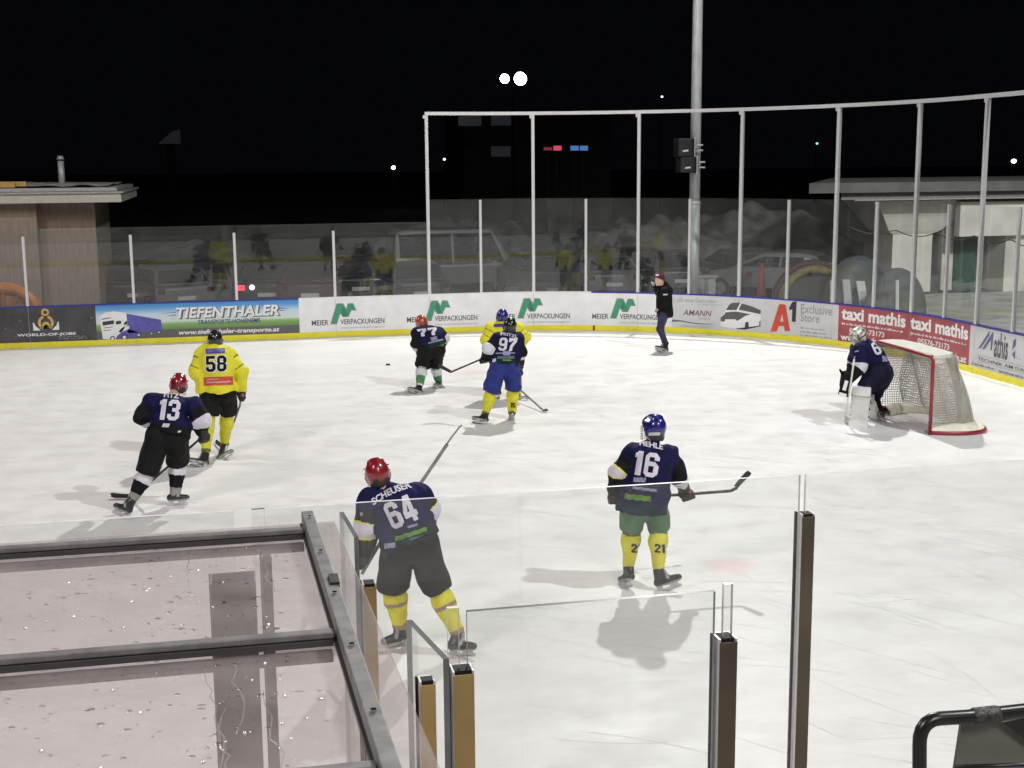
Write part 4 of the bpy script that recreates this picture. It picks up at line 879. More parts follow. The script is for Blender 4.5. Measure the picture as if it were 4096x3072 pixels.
# foreground handrail -------------------------------------------------------
rail = empty('stand_handrail', (2.2, 3.5, 0), 'black tubular handrail wrapped with tape in the bottom right corner', 'handrail')
blackt = mat('black_paint', (0.008, 0.008, 0.009), 0.32, spec=0.6, var=0.3, scale=20)
RC_ = Crop(3600, 2700, 4.46); R_ = 0.0225
def rp(a, b, Y=3.5): return RC_.Y(a, b, Y)
pts = [rp(345, 2600), rp(348, 1659)]
c = rp(348, 1250); pts.append(c)
for a, b in ((356, 1110), (395, 975), (470, 870), (580, 800), (700, 775)): pts.append(rp(a, b))
pts += [rp(1200, 745), rp(1700, 690), rp(2300, 622), rp(3600, 480)]
mb = MB(); mb.tube(pts, R_, 20); mb.build('tube', blackt, rail, True)
mb = MB(); mb.tube([rp(1290, 733), rp(1330, 730), rp(1720, 688), rp(1760, 682)], [R_+.001, R_+.004, R_+.004, R_+.001], 16)
mb.build('tape_wrap', mat('dark_grey_tape', (0.045, 0.045, 0.045), 0.5, var=0.5, scale=40, bump=0.5), rail, True)
mb = MB(); mb.tube([rp(990, 1640, 3.45), rp(2300, 1600, 3.45), rp(3600, 1560, 3.45)], 0.007, 8); mb.build('lower_rod', blackt, rail, True)
q = [rp(1095, 860, 3.55), rp(2350, 700, 3.55), rp(2350, 2600, 3.55), rp(840, 2600, 3.55)]
mb = MB(); mb.prism(q, None, (0, 0.012, 0)); tag(mb.build('banner_sheet', mat('grey_banner', (0.16, 0.16, 0.14), 0.7, var=0.1, scale=5)), 'plain grey sheet hanging behind the black handrail', 'banner')
q = [rp(1830, 850, 3.52), rp(2500, 1330, 3.52), rp(2500, 700, 3.52)]
mb = MB(); mb.prism(q, None, (0, 0.01, 0)); mb.build('gusset', blackt, rail)

# ------------------------------------------------------------------ goal
GX, GY, GW, GH = 10.563, 17.912, 1.83, 1.22
CE0 = Crop(3200, 1280, 2.765)
goal = empty('hockey_goal', (GX, GY+GW/2, 0), 'ice hockey goal with red frame and white netting behind the goaltender', 'goal')
redm = mat('goal_red_paint', (0.27, 0.012, 0.024), 0.35, var=0.12, spec=0.6)
netm = mat('net_cord', (0.52, 0.50, 0.45), 0.8, var=0.06)
padm = mat('goal_white_pad', (0.80, 0.76, 0.64), 0.6, var=0.12, scale=6, bump=0.3, bscale=9)
r = 0.027
ya, yb = GY+r*0, GY+GW
mb = MB(); mb.tube([(GX, ya, 0.0), (GX, ya, GH-0.06), (GX, ya+0.02, GH-0.02), (GX, ya+0.06, GH), (GX, yb-0.06, GH), (GX, yb-0.02, GH-0.02), (GX, yb, GH-0.06), (GX, yb, 0.0)], r, 16)
mb.build('goal_frame', redm, goal, True)
def base_curve(k, out=0.0):
    """back rim of the base from near post round to far post, k 0..1"""
    P = [(0, 0.0), (0.30, -0.13), (0.62, -0.17), (0.90, -0.06), (1.06, 0.22), (1.10, 0.6), (1.10, GW/2)]
    P = P+[(x, GW-y) for x, y in P[-2::-1]]
    n = len(P)-1; f = min(k*n, n-1e-6); i = int(f); t_ = f-i
    p = [P[max(0, min(n, i+j))] for j in (-1, 0, 1, 2)]
    def cr(a, b, c, d): return 0.5*((2*b)+(-a+c)*t_+(2*a-5*b+4*c-d)*t_*t_+(-a+3*b-3*c+d)*t_**3)
    return np.array([GX+cr(*[q[0] for q in p]), GY+cr(*[q[1] for q in p]), 0.0])
def top_curve(k):
    P = [(0, 0.0), (0.16, -0.01), (0.30, 0.03), (0.42, 0.16), (0.44, 0.5), (0.44, GW/2)]; P = P+[(x, GW-y) for x, y in P[-2::-1]]
    n = len(P)-1; f = min(k*n, n-1e-6); i = int(f); t_ = f-i; a, b = P[i], P[i+1]
    return np.array([GX+lerp(a[0], b[0], t_), GY+lerp(a[1], b[1], t_), GH-0.015])
K = np.linspace(0, 1, 41)
mb = MB(); mb.tube([base_curve(k)+[0, 0, 0.03] for k in K], 0.03, 10); mb.build('base_rim', redm, goal, True)
mb = MB(); vs = []; fs = []
mid = np.array([GX+0.5, GY+GW/2, 0])
for k in K:
    o_ = base_curve(k); v = nrm(mid-o_); 
    for d_, z in ((0.012, 0.06), (0.05, 0.10), (0.14, 0.145+0.012*math.sin(k*70)), (0.24, 0.15), (0.33, 0.06), (0.33, 0.005)): vs.append(o_+v*d_+[0, 0, z])
for i in range(len(K)-1):
    for j in range(5): fs.append((i*6+j, (i+1)*6+j, (i+1)*6+j+1, i*6+j+1))
mb.add(vs, fs); mb.build('base_pad', padm, goal, True)
# pad emblem: blue/white/orange oval
mb = MB(); c_ = CE0.Z(1590, 1125, 0.168)
A = nrm((0.95, -0.12, 0)); B = nrm((0.1, 0.8, -0.25))
for rr, z in ((1.0, 0), ):
    mb.add([c_+A*0.11*math.cos(t)+B*0.045*math.sin(t) for t in np.linspace(0, 2*math.pi, 20)[:-1]], [tuple(range(19))])
mb.build('pad_emblem', mat('emblem_blue', (0.28, 0.32, 0.6), 0.5, var=0.6, scale=14), goal)
# netting
mb = MB()
def cord(P, r_=0.0055): mb.tube(P, r_, 4)
def surf(kx, tz):
    o_ = base_curve(kx); q_ = o_+nrm(mid-o_)*0.20*min(1, 9*kx, 9*(1-kx)); return lerp(top_curve(kx), q_+[0, 0, 0.15], tz)+np.array([0.05*math.sin(math.pi*tz), 0, 0.0])
NK, NT = 92, 26
for i in range(NK+1):
    k = i/NK; cord([surf(k, t_) for t_ in np.linspace(0, 1, 7)])
for j in range(NT+1):
    t_ = j/NT; cord([surf(k, t_) for k in np.linspace(0, 1, 60)])
# inner net hanging from the top shelf
for i in range(44):
    y = GY+0.03+i*(GW-0.06)/43; cord([(GX+0.50+0.05*math.sin(y*9+t_*5), y, lerp(GH-0.03, 0.22, t_)) for t_ in np.linspace(0, 1, 6)])
for j in range(26):
    z = GH-0.05-j*0.039; cord([(GX+0.50+0.05*math.sin(y*9+(GH-z)*5), y, z+0.012*math.sin(y*12)) for y in np.linspace(GY+0.03, GY+GW-0.03, 26)])
mb.build('netting', netm, goal)
mb = MB(); vs = [(GX+0.0, ya, GH+0.012), (GX+0.0, yb, GH+0.012)]
tc_ = [top_curve(k)+np.array([0.0, 0, 0.035+0.02*math.sin(math.pi*k)]) for k in K]; pts_ = [np.array([GX+0.005, GY+GW*k, GH+0.03]) for k in K]
vs = pts_+tc_; fs = [(i, i+1, len(K)+i+1, len(K)+i) for i in range(len(K)-1)]; mb.add(vs, fs)
sk = [p-np.array([0, 0, 0.13]) for p in tc_]; b_ = len(vs); mb.add(tc_+sk, [(i, i+1, len(K)+i+1, len(K)+i) for i in range(len(K)-1)])
mb.build('top_canvas', mat('top_canvas', (0.62, 0.60, 0.54), 0.8, var=0.08, bump=0.3), goal, True)
# dense side skirt on the near side
mb = MB(); vs = []; fs = []
for i in range(9):
    k = 0.13+0.10*i/8
    for j in range(9): vs.append(surf(k, j/8)+np.array([0.0, -0.01, 0]))
for i in range(8):
    for j in range(8): fs.append((i*9+j, i*9+j+1, (i+1)*9+j+1, (i+1)*9+j))
mb.add(vs, fs); mb.build('side_skirt', glass_mat('mesh_cloth', 0.62, tint=(1, 1, 1), hazecol=(0.50, 0.48, 0.41), f0=0.0, rough=0.6), goal, True)
bk = MB(); bk.tube([top_curve(k)+[0, 0, 0.0] for k in K], 0.014, 8); bk.build('back_frame', mat('white_tube', (0.6, 0.6, 0.58), 0.4), goal, True)

# ------------------------------------------------------------------ people
skin = mat('skin', (0.50, 0.29, 0.20), 0.5, var=0.06)
navy = mat('navy_jersey', (0.006, 0.006, 0.048), 0.8, var=0.3, scale=9, spec=0.2, bump=0.5, bscale=22)
blackj = mat('black_jersey', (0.006, 0.006, 0.008), 0.8, var=0.2, scale=9, spec=0.2, bump=0.5, bscale=22)
whitej = mat('white_jersey', (0.62, 0.60, 0.68), 0.7, var=0.05, scale=9, bump=0.5, bscale=22)
dkgreenj = mat('dark_green_hem', (0.007, 0.02, 0.03), 0.8, var=0.4, scale=9, spec=0.2)
yelj = mat('yellow_jersey', (0.70, 0.66, 0.02), 0.7, var=0.06, scale=9, bump=0.5, bscale=22)
yels = mat('yellow_sock', (0.66, 0.62, 0.03), 0.75, var=0.10, scale=12, bump=0.3, bscale=200)
olivej = mat('olive_piping', (0.14, 0.12, 0.02), 0.8)
blackpant = mat('black_shell', (0.006, 0.006, 0.006), 0.7, spec=0.2, var=0.3, scale=9, bump=0.2, bscale=60)
greypant = mat('charcoal_shell', (0.010, 0.010, 0.009), 0.75, spec=0.2, var=0.3, scale=9, bump=0.2, bscale=60)
bluepant = mat('royal_blue_shell', (0.006, 0.020, 0.185), 0.65, var=0.25, scale=7, bump=0.2, bscale=60)
greenpant = mat('green_shell', (0.07, 0.17, 0.08), 0.65, var=0.22, scale=7, bump=0.2, bscale=60)
navypant = mat('navy_shell', (0.005, 0.005, 0.022), 0.7, spec=0.2, var=0.25, scale=7, bump=0.2, bscale=60)
greens = mat('green_sock', (0.06, 0.22, 0.09), 0.75, var=0.15, scale=12)
whites = mat('white_sock', (0.62, 0.62, 0.66), 0.75, var=0.06, scale=12)
greysock = mat('grey_sock', (0.27, 0.26, 0.24), 0.75)
boot = mat('skate_boot', (0.02, 0.02, 0.021), 0.4, var=0.5, scale=10, spec=0.6)
boottrim = mat('boot_trim', (0.33, 0.33, 0.33), 0.45, var=0.4, scale=25)
holder = mat('blade_holder', (0.55, 0.55, 0.56), 0.35)
steel = mat('blade_steel', (0.6, 0.6, 0.62), 0.25, 0.9)
glovem = mat('black_glove', (0.010, 0.010, 0.010), 0.55, var=0.4, scale=14, bump=0.2, bscale=60)
gtrim = mat('glove_red_trim', (0.55, 0.16, 0.10), 0.6)
stickm = mat('carbon_stick', (0.02, 0.02, 0.022), 0.35, var=0.4, scale=18, spec=0.6); stickg = mat('grey_stick', (0.19, 0.19, 0.18), 0.4, var=0.3, scale=14)
tape = mat('stick_tape', (0.03, 0.03, 0.03), 0.8)
hred = mat('red_helmet', (0.22, 0.006, 0.012), 0.28, spec=0.6, coat=0.6, var=0.1); hblue = mat('blue_helmet', (0.012, 0.012, 0.17), 0.26, spec=0.6, coat=0.6, var=0.1)
hblack = mat('black_helmet', (0.010, 0.010, 0.012), 0.26, spec=0.6, coat=0.6); horange = mat('orange_helmet', (0.38, 0.055, 0.02), 0.18, spec=0.7, coat=0.9, var=0.1)
foam = mat('helmet_lining', (0.03, 0.03, 0.032), 0.7); cage = mat('cage_wire', (0.45, 0.45, 0.46), 0.3, 0.7)
redsock_cuff = mat('brown_stripe', (0.33, 0.22, 0.14), 0.75)

def decal(V2, Fc, jv, jf, crop, org, xv, yv, m, parent, name, off=0.006, bvh=None):
    """lay a flat motif on the cloth: motif coords -> picture plane -> hit on the garment mesh"""
    bvh = bvh or BVHTree.FromPolygons([tuple(v) for v in jv], jf.tolist() if hasattr(jf, 'tolist') else jf)
    P = np.array(org)+V2[:, :1]*np.array(xv)+V2[:, 1:]*np.array(yv); vs = []; ok = []
    for a, b in P:
        d = Vector(ray(*crop.uv(a, b))).normalized(); h = bvh.ray_cast(Vector(C0), d)
        if h[0] is None: vs.append((0, 0, 0)); ok.append(False)
        else: vs.append(tuple(h[0]+(h[1] if h[1].dot(d) < 0 else -h[1])*off*0.5-d*off)); ok.append(True)
    vz = np.array(vs)
    fs = [f for f in Fc if all(ok[i] for i in f) and max(np.linalg.norm(vz[f[0]]-vz[f[1]]), np.linalg.norm(vz[f[1]]-vz[f[2]])) < 0.25]
    if not fs: return None
    used = sorted({i for f in fs for i in f}); mp_ = {u: i for i, u in enumerate(used)}
    return finish(name, [vs[u] for u in used], [tuple(mp_[i] for i in f) for f in fs], m, parent)
def block_digit(ch):
    # squared athletic numerals on a 6 x 10 grid, as polygons
    Dg = {'1': [[(1, 0), (3.4, 0), (3.4, 10), (1.6, 10), (0, 8.8), (0, 7.2), (1, 7.6)]],
          '3': [[(0, 1.5), (1.5, 0), (4.5, 0), (6, 1.5), (6, 4.2), (5.1, 5), (6, 5.8), (6, 8.5), (4.5, 10), (1.5, 10), (0, 8.5), (0, 6.9), (2, 6.9), (2, 8.1), (4, 8.1), (4, 6), (2.2, 6), (2.2, 4.2), (4, 4.2), (4, 1.9), (2, 1.9), (2, 3.2), (0, 3.2)]],
          '5': [[(0, 1.5), (1.5, 0), (4.5, 0), (6, 1.5), (6, 5), (4.6, 6.3), (2, 6.3), (2, 8.1), (5.8, 8.1), (5.8, 10), (0, 10), (0, 4.5), (4, 4.5), (4, 1.9), (2, 1.9), (2, 3), (0, 3)]],
          '4': [[(3.2, 0), (5.2, 0), (5.2, 2), (6.2, 2), (6.2, 3.9), (5.2, 3.9), (5.2, 10), (2.6, 10), (0, 3.9), (0, 2), (3.2, 2)], 'h', [(1.9, 3.9), (3.2, 3.9), (3.2, 7.2)]],
          '7': [[(1, 0), (3.2, 0), (3.4, 3), (6, 7.4), (6, 10), (0, 10), (0, 7), (1.9, 7), (1.9, 8), (3.7, 8), (1.4, 4)]],
          '2': [[(0, 0), (6, 0), (6, 2), (2.4, 2), (6, 5.6), (6, 8.5), (4.5, 10), (1.5, 10), (0, 8.5), (0, 6.8), (2, 6.8), (2, 8.1), (4, 8.1), (4, 6.2), (0, 2.4)]]}
    six = lambda f: [[f(p) for p in [(1.5, 0), (4.5, 0), (6, 1.5), (6, 5), (4.5, 6.3), (2, 6.3), (2, 8.1), (4, 8.1), (4, 7.1), (6, 7.1), (6, 8.5), (4.5, 10), (1.5, 10), (0, 8.5), (0, 1.5)]], 'h', [f(p) for p in [(2, 1.9), (4, 1.9), (4, 4.5), (2, 4.5)]]]
    if ch == '6': return six(lambda p: p)
    if ch == '9': return six(lambda p: (6-p[0], 10-p[1]))
    if ch == '8': return [[(1.5, 0), (4.5, 0), (6, 1.5), (6, 4.2), (5.3, 5), (6, 5.8), (6, 8.5), (4.5, 10), (1.5, 10), (0, 8.5), (0, 5.8), (.7, 5), (0, 4.2), (0, 1.5)], 'h', [(2, 1.8), (4, 1.8), (4, 4.2), (2, 4.2)], 'h', [(2, 5.9), (4, 5.9), (4, 8.2), (2, 8.2)]]
    return Dg[ch]
def in_poly(x, y, P):
    c = False; n = len(P)
    for i in range(n):
        x1, y1 = P[i]; x2, y2 = P[(i+1) % n]
        if (y1 > y) != (y2 > y) and x < (x2-x1)*(y-y1)/(y2-y1)+x1: c = not c
    return c
def number2d(t, gap=1.0, grid=0.25, grow=0.0):
    """numerals as a fine grid of small quads so they can drape"""
    V = {}; Fc = []; x0 = 0
    for ch in t:
        Dg = block_digit(ch); outer = Dg[0]; holes = [p for p in Dg[1:] if p != 'h']
        wd = max(p[0] for p in outer); nx = int((wd+1)/grid)+4; ny = int(11/grid)+4
        for i in range(nx):
            for j in range(ny):
                cx_2, cy_2 = -0.5+(i+0.5)*grid, -0.5+(j+0.5)*grid
                ins = in_poly(cx_2, cy_2, outer) and not any(in_poly(cx_2, cy_2, h) for h in holes)
                if not ins and grow:
                    ins = any(in_poly(cx_2+dx, cy_2+dy, outer) and not any(in_poly(cx_2+dx, cy_2+dy, h) for h in holes) for dx in (-grow, 0, grow) for dy in (-grow, 0, grow))
                if ins:
                    q = []
                    for di, dj in ((0, 0), (1, 0), (1, 1), (0, 1)):
                        key = (x0, i+di, j+dj)
                        if key not in V: V[key] = (len(V), x0-0.5+(i+di)*grid, -0.5+(j+dj)*grid)
                        q.append(V[key][0])
                    Fc.append(tuple(q))
        x0 += wd+gap
    A = np.array([(v[1], v[2]) for v in sorted(V.values())]); A[:, 0] /= (x0-gap); A[:, 1] /= 10; return A, Fc

def foot(parent, contact, d, ankle, knee, sock_m=None, upv=None, sc=1.0, lift=0.0, bootm=boot):
    """skate: boot, holder, steel"""
    c = np.array(contact, float); d = nrm(d); a = np.array(ankle, float)
    U = nrm(upv) if upv is not None else nrm((a-c)*np.array([1, 1, 1.0])+np.array([0, 0, 0.05]))
    d = nrm(d-U*np.dot(d, U)); S = np.cross(U, d)
    B = Blob(0.02); sole = c+U*0.075*sc
    B.cap(sole-d*0.075*sc+U*0.035, sole+d*0.02*sc+U*0.032, 0.040*sc, 0.042*sc); B.cap(sole+d*0.02*sc+U*0.032, sole+d*0.145*sc+U*0.022, 0.043*sc, 0.036*sc)
    B.cap(sole-d*0.055*sc+U*0.04, a+d*0.0, 0.044*sc, 0.056*sc); B.cap(sole+d*0.03*sc+U*0.05, a+d*0.03*sc, 0.035*sc, 0.035*sc)
    sk, V, Q = blob_obj(B, 'skate', [bootm, boottrim], parent, 0.011, fmf=lambda C_, tg, t_: ((((C_-sole)@U) < 0.012) | ((np.abs((C_-sole)@d-0.05) < 0.012) & (((C_-sole)@U) > 0.05))).astype(int))
    mb = MB()
    for k0, k1 in ((-0.10, -0.04), (0.03, 0.12)):
        P = [sole+d*k0*sc-S*0.014, sole+d*k1*sc-S*0.014, c+U*0.022+d*(k1-0.005)*sc-S*0.006, c+U*0.022+d*(k0+0.005)*sc-S*0.006]; mb.prism(P, None, S*0.024)
    mb.prism([c+U*0.02+d*-0.12*sc-S*0.007, c+U*0.02+d*0.14*sc-S*0.007, c+U*0.036+d*0.14*sc-S*0.007, c+U*0.036+d*-0.12*sc-S*0.007], None, S*0.014)
    mb.build('blade_holder', holder, sk)
    mb = MB(); mb.prism([c+d*-0.125*sc-S*0.0025, c+d*0.14*sc-S*0.0025, c+U*0.022+d*0.15*sc-S*0.0025, c+U*0.022+d*-0.13*sc-S*0.0025], None, S*0.005); mb.build('blade', steel, sk)
    return sk
def glove(parent, wrist, elbow, grip, sc=1.0, m=glovem, trim=None):
    w_ = np.array(wrist, float); f = nrm(w_-np.array(elbow)); g = nrm(grip); g = nrm(g-f*np.dot(g, f)*0.6); n_ = nrm(np.cross(f, g)); B = Blob(0.010)
    B.cap(w_-f*0.05, w_+f*0.01, 0.056*sc, 0.050*sc, 'cuff'); c = w_+f*0.06
    B.cap(w_, c, 0.040*sc, 0.036*sc, 'palm', g, 1.35)
    R = 0.036
    for i in range(4):
        o = c+f*0.02+g*(i-1.5)*0.030*sc; L = (0.95, 1.05, 1.0, 0.85)[i]; pts = [o+n_*(-R*0.2)]
        for an in (15, 75, 150, 210): an = math.radians(an); pts.append(o+f*R*math.sin(an)*L*1.1-n_*R*(math.cos(an)-1)*1.0)
        for a_, b_2 in zip(pts[:-1], pts[1:]): B.cap(a_, b_2, 0.0175*sc, 0.0165*sc, 'finger')
    th = c-f*0.03-g*0.045*sc; B.cap(th, th+f*0.035+n_*0.03-g*0.012, 0.018*sc, 0.017*sc, 'finger'); B.cap(th+f*0.035+n_*0.03-g*0.012, th+f*0.06+n_*0.055+g*0.012, 0.017*sc, 0.015*sc, 'finger')
    return blob_obj(B, 'glove', [m, trim or m], parent, 0.0095, fmf=lambda C_, tg, t_: ((tg == 'palm') & (((C_-c)@n_) > 0.012)).astype(int))[0]
def stick(pts, label, holder_name, m=stickm, bladed=None, r=0.013, taped=True, tip=None, wide=0.036):
    e = empty('hockey_stick', tuple(np.array(pts[0])), label, 'hockey stick', None)
    pts = [np.array(p, float) for p in pts]; mb = MB()
    for a, b in zip(pts[:-1], pts[1:]):
        d = nrm(b-a); u_ = nrm(np.cross(d, [0.3, 1, 0.1])); v_ = np.cross(d, u_); mb.obox((a+b)/2, (b-a)/2, u_*r, v_*r*0.75)
    mb.build('shaft', m, e)
    if tip is not None:
        a = pts[-1]; b = np.array(tip, float); d = nrm(b-a); sh = nrm(pts[-2]-a); u_ = nrm(sh-d*np.dot(sh, d)); n_ = np.cross(d, u_); mb = MB(); L = np.linalg.norm(b-a)
        vs = []; fs = []; N = 8
        for i in range(N+1):
            t_ = i/N; c = a+d*L*t_+n_*0.02*t_*t_; hgt = wide*(0.85+0.3*t_)*(1 if t_ < .9 else .7)
            for sx_, sy_ in ((-1, -1), (1, -1), (1, 1), (-1, 1)): vs.append(c+n_*0.005*sx_+u_*(hgt*sy_+wide*.6))
        for i in range(N):
            for j in range(4): fs.append((i*4+j, i*4+(j+1) % 4, (i+1)*4+(j+1) % 4, (i+1)*4+j))
        fs += [(3, 2, 1, 0), tuple(N*4+j for j in range(4))]; mb.add(vs, fs); mb.build('blade', tape if taped else m, e)
    return e
def helmet(parent, H, face, upv, m, sc=1.0, sticker=None, cagef=True):
    H = np.array(H, float); f = nrm(face); U = nrm(upv); f = nrm(f-U*np.dot(f, U)); S = np.cross(U, f)
    B = Blob(0.03); B.cap(H-f*0.035+U*0.03, H+f*0.03+U*0.035, 0.117*sc, 0.112*sc, 'shell', S, 0.93); B.cap(H-f*0.04-U*0.07, H-f*0.03+U*0.0, 0.094*sc, 0.108*sc, 'low', S, 1.0)
    B.cap(H-f*0.075+U*0.06, H-f*0.09-U*0.0, 0.055*sc, 0.05*sc, 'shell'); B.cap(H+f*0.02+U*0.142*sc, H-f*0.06+U*0.132*sc, 0.014, 0.02, 'shell', S, 3.0)
    # ear guards
    for sg in (-1, 1): B.cap(H+S*sg*0.092*sc-U*0.02, H+S*sg*0.088*sc-U*0.065, 0.036*sc, 0.026*sc, 'low')
    B.cuts.append((H+f*0.052*sc-U*0.0, nrm(f*1.0-U*0.85))); B.cuts.append((H-U*0.13*sc, -U))
    ho, V, Q = blob_obj(B, 'helmet', [m, foam], parent, 0.009, fmf=lambda C_, tg, t_: (((C_-H)@U) < -0.06+0.02*np.sin(((C_-H)@S)*60)).astype(int))
    mb = MB()
    for sg in (-1, 1):
        for z in (0.02, 0.065): mb.tube([H+S*sg*0.112*sc+f*0.035+U*z, H+S*sg*0.118*sc-f*0.03+U*z], 0.006, 6)
    mb.build('vent', foam, ho)
    if cagef:
        mb = MB()
        for i in range(6):
            z = 0.02-i*0.028; mb.tube([H+U*z*sc+f*math.cos(a)*0.155*sc+S*math.sin(a)*0.115*sc for a in np.linspace(-1.25, 1.25, 10)], 0.0028, 5)
        for a in np.linspace(-1.2, 1.2, 8): mb.tube([H+U*z*sc+f*math.cos(a)*0.155*sc+S*math.sin(a)*0.115*sc for z in (0.02, -0.05, -0.12)], 0.0028, 5)
        mb.build('face_cage', cage, ho)
    return ho, V, Q
def head_blob(B, H, N, f, U, sc=1.0):
    f = nrm(f); U = nrm(U); f = nrm(f-U*np.dot(f, U)); S = np.cross(U, f); H = np.array(H)
    B.cap(H+U*0.03-f*0.012, H-U*0.015-f*0.01, 0.088*sc, 0.082*sc, 'head', S, 0.88); B.cap(H-U*0.03+f*0.03, H-U*0.085+f*0.055, 0.058*sc, 0.035*sc, 'head', S, 1.0)
    B.cap(H-U*0.0+f*0.088, H-U*0.035+f*0.104, 0.010, 0.014, 'nose'); B.cap(H-U*0.068+f*0.082-S*0.018, H-U*0.068+f*0.082+S*0.018, 0.011, 0.011, 'lips'); B.cap(H+U*0.018+f*0.078-S*0.03, H+U*0.018+f*0.078+S*0.03, 0.014, 0.014, 'brow')
    for sg in (-1, 1): B.cap(H+S*sg*0.079-f*0.01+U*0.005, H+S*sg*0.077-f*0.008-U*0.03, 0.013, 0.009, 'ear')
    B.cap(H-U*0.06-f*0.02, N, 0.052*sc, 0.06*sc, 'neck')
def eyes(parent, H, f, U):
    f = nrm(f); U = nrm(U); f = nrm(f-U*np.dot(f, U)); S = np.cross(U, f)
    mb = MB()
    for sg in (-1, 1): mb.ell(np.array(H)+S*sg*0.031+f*0.079-U*0.003, (0.011, 0.011, 0.011), 8)
    mb.build('eyes', mat('eye_white', (0.6, 0.6, 0.6), 0.2), parent, True)
WB = dict(upper=0, band=1, lower=2)
def player(crop, Y0, J, label, pant_m, sock_f, helm_m, jersey='navy', group='skaters of the two teams', tw=0.22, hw=0.23, hemcol=True, pipe=False, arm=0.088, fdir=(0.05, 1, 0), headdir=None,
           thigh=0.145, kneer=0.105, calf=0.078, feet=None, numerals=None, h=0.012, seed=0, band=((0.05, 0.62), (0.05, 0.62)), hr=1.0, gl=(True, True), gripd=(1, 0, 0.3), jl=None, gtrims=None, hem=0.0, shin=True, mask=False, pr=0.14):
    def W(k):
        q = J[k]; return crop.Y(q[0], q[1], Y0+(q[2] if len(q) > 2 else 0))
    P = {k: W(k) for k in J}
    base = (P['AL']+P['AR'])/2; base[2] = 0
    e = empty('person', tuple(base), label, 'person', group)
    f = nrm(fdir); spine = nrm(P['N']-(P['HL']+P['HR'])/2); lat = nrm(P['SR']-P['SL']); fac = nrm(np.cross(lat, spine)); fac = fac if np.dot(fac, f) > 0 else -fac
    hd = nrm(headdir if headdir is not None else fdir); hup = nrm(nrm(P['H']-P['N'])+np.array([0, 0, 1.2]))
    # body
    B = Blob(0.035); head_blob(B, P['H'], P['N'], hd, hup, hr*.93)
    pel = (P['HL']+P['HR'])/2; ch = (P['SL']+P['SR'])/2
    B.cap(ch-spine*0.08, pel, 0.11, 0.10, 'torso', lat, 1.3)
    B.cap(P['N'], ch, 0.06, 0.09, 'torso')
    for s_ in 'LR':
        B.cap(ch, P['S'+s_], 0.07, 0.06, 'arm'); B.cap(P['S'+s_], P['E'+s_], 0.052, 0.042, 'arm'); B.cap(P['E'+s_], P['W'+s_], 0.042, 0.032, 'arm')
        fd_ = nrm(P['W'+s_]-P['E'+s_]); B.cap(P['W'+s_], P['W'+s_]+fd_*0.06, 0.03, 0.026, 'hand')
        B.cap(pel, P['H'+s_], 0.10, 0.09, 'leg'); B.cap(P['H'+s_], P['K'+s_], 0.085, 0.062, 'leg'); B.cap(P['K'+s_], P['A'+s_], 0.058, 0.042, 'leg')
    body, _, _ = blob_obj(B, 'body', skin, e, 0.016); eyes(body, P['H'], hd, hup)
    # jersey
    B = Blob(0.045); hemc = pel-spine*0.02
    B.cap(P['SL'], P['SR'], 0.105, 0.105, 'torso', fac, 0.95); hwid = max(hw, np.linalg.norm(P['HL']-P['HR'])/2+pr+.015); B.cap(ch-spine*0.05, pel-spine*0.16, tw/1.35, hwid/1.35, 'torso', lat, 1.35); B.cap(P['N']-spine*0.01, ch, 0.075, 0.11, 'torso')
    for s_ in 'LR': B.cap(P['S'+s_], P['E'+s_], arm+0.022, arm+0.006, 'up'+s_); B.cap(P['E'+s_], P['W'+s_]-nrm(P['W'+s_]-P['E'+s_])*0.02, arm+0.004, arm-0.022, 'lo'+s_)
    B.tcut['torso'] = (pel-spine*hem, -spine)
    if jersey == 'navy':
        mats = [navy, whitej, blackj, dkgreenj, yelj]
        def fmf(C_, tg, t_):
            r_ = np.zeros(len(tg), int); hz = (C_-pel)@spine; r_[(tg == 'torso') & (hz < 0.10-hem)] = 3 if hemcol else 2
            for s_, (b0, b1) in zip('LR', band):
                r_[(tg == 'up'+s_) & (t_ > 0.35)] = 2; lo = tg == 'lo'+s_; r_[lo] = 2; r_[lo & (t_ > b0) & (t_ < b1)] = 1
                if b0 < 0: r_[(tg == 'up'+s_) & (t_ > 1+b0)] = 1
                if pipe: r_[lo & (np.abs(t_-b1) < .04)] = 4; r_[(tg == 'up'+s_) & (np.abs(t_-1-min(b0, 0)) < .03) & (b0 < 0)] = 4; r_[lo & (np.abs(t_-b0) < .03) & (b0 > 0)] = 4
            return r_
    elif jersey == 'yellow':
        mats = [yelj, olivej]
        def fmf(C_, tg, t_):
            r_ = np.zeros(len(tg), int)
            for s_ in 'LR': r_[(tg == 'up'+s_) & (np.abs(t_-0.30) < 0.035)] = 1; r_[(tg == 'up'+s_) & (np.abs(t_-0.82) < 0.03)] = 1
            return r_
    else:
        mats = [blackj, whitej]; fmf = lambda C_, tg, t_: np.zeros(len(tg), int)
    jo, jv, jf = blob_obj(B, 'jersey', mats, e, h, 0.021, 11, fmf, seed)
    # pants
    B = Blob(0.04); B.cap(P['HL'], P['HR'], pr, pr, 'hip'); B.cap(pel, pel+spine*0.08, pr-.01, pr-.03, 'hip', lat, 1.1)
    for s_ in 'LR':
        dk = nrm(P['K'+s_]-P['H'+s_]); B.cap(P['H'+s_], P['K'+s_]+dk*.10, pr+0.005, kneer+0.036, 'th'+s_); B.tcut['th'+s_] = (P['K'+s_]+dk*.03, dk)
    for s_ in 'LR': pass
    blob_obj(B, 'pants', pant_m, e, h, 0.014, 10, None, seed+5)
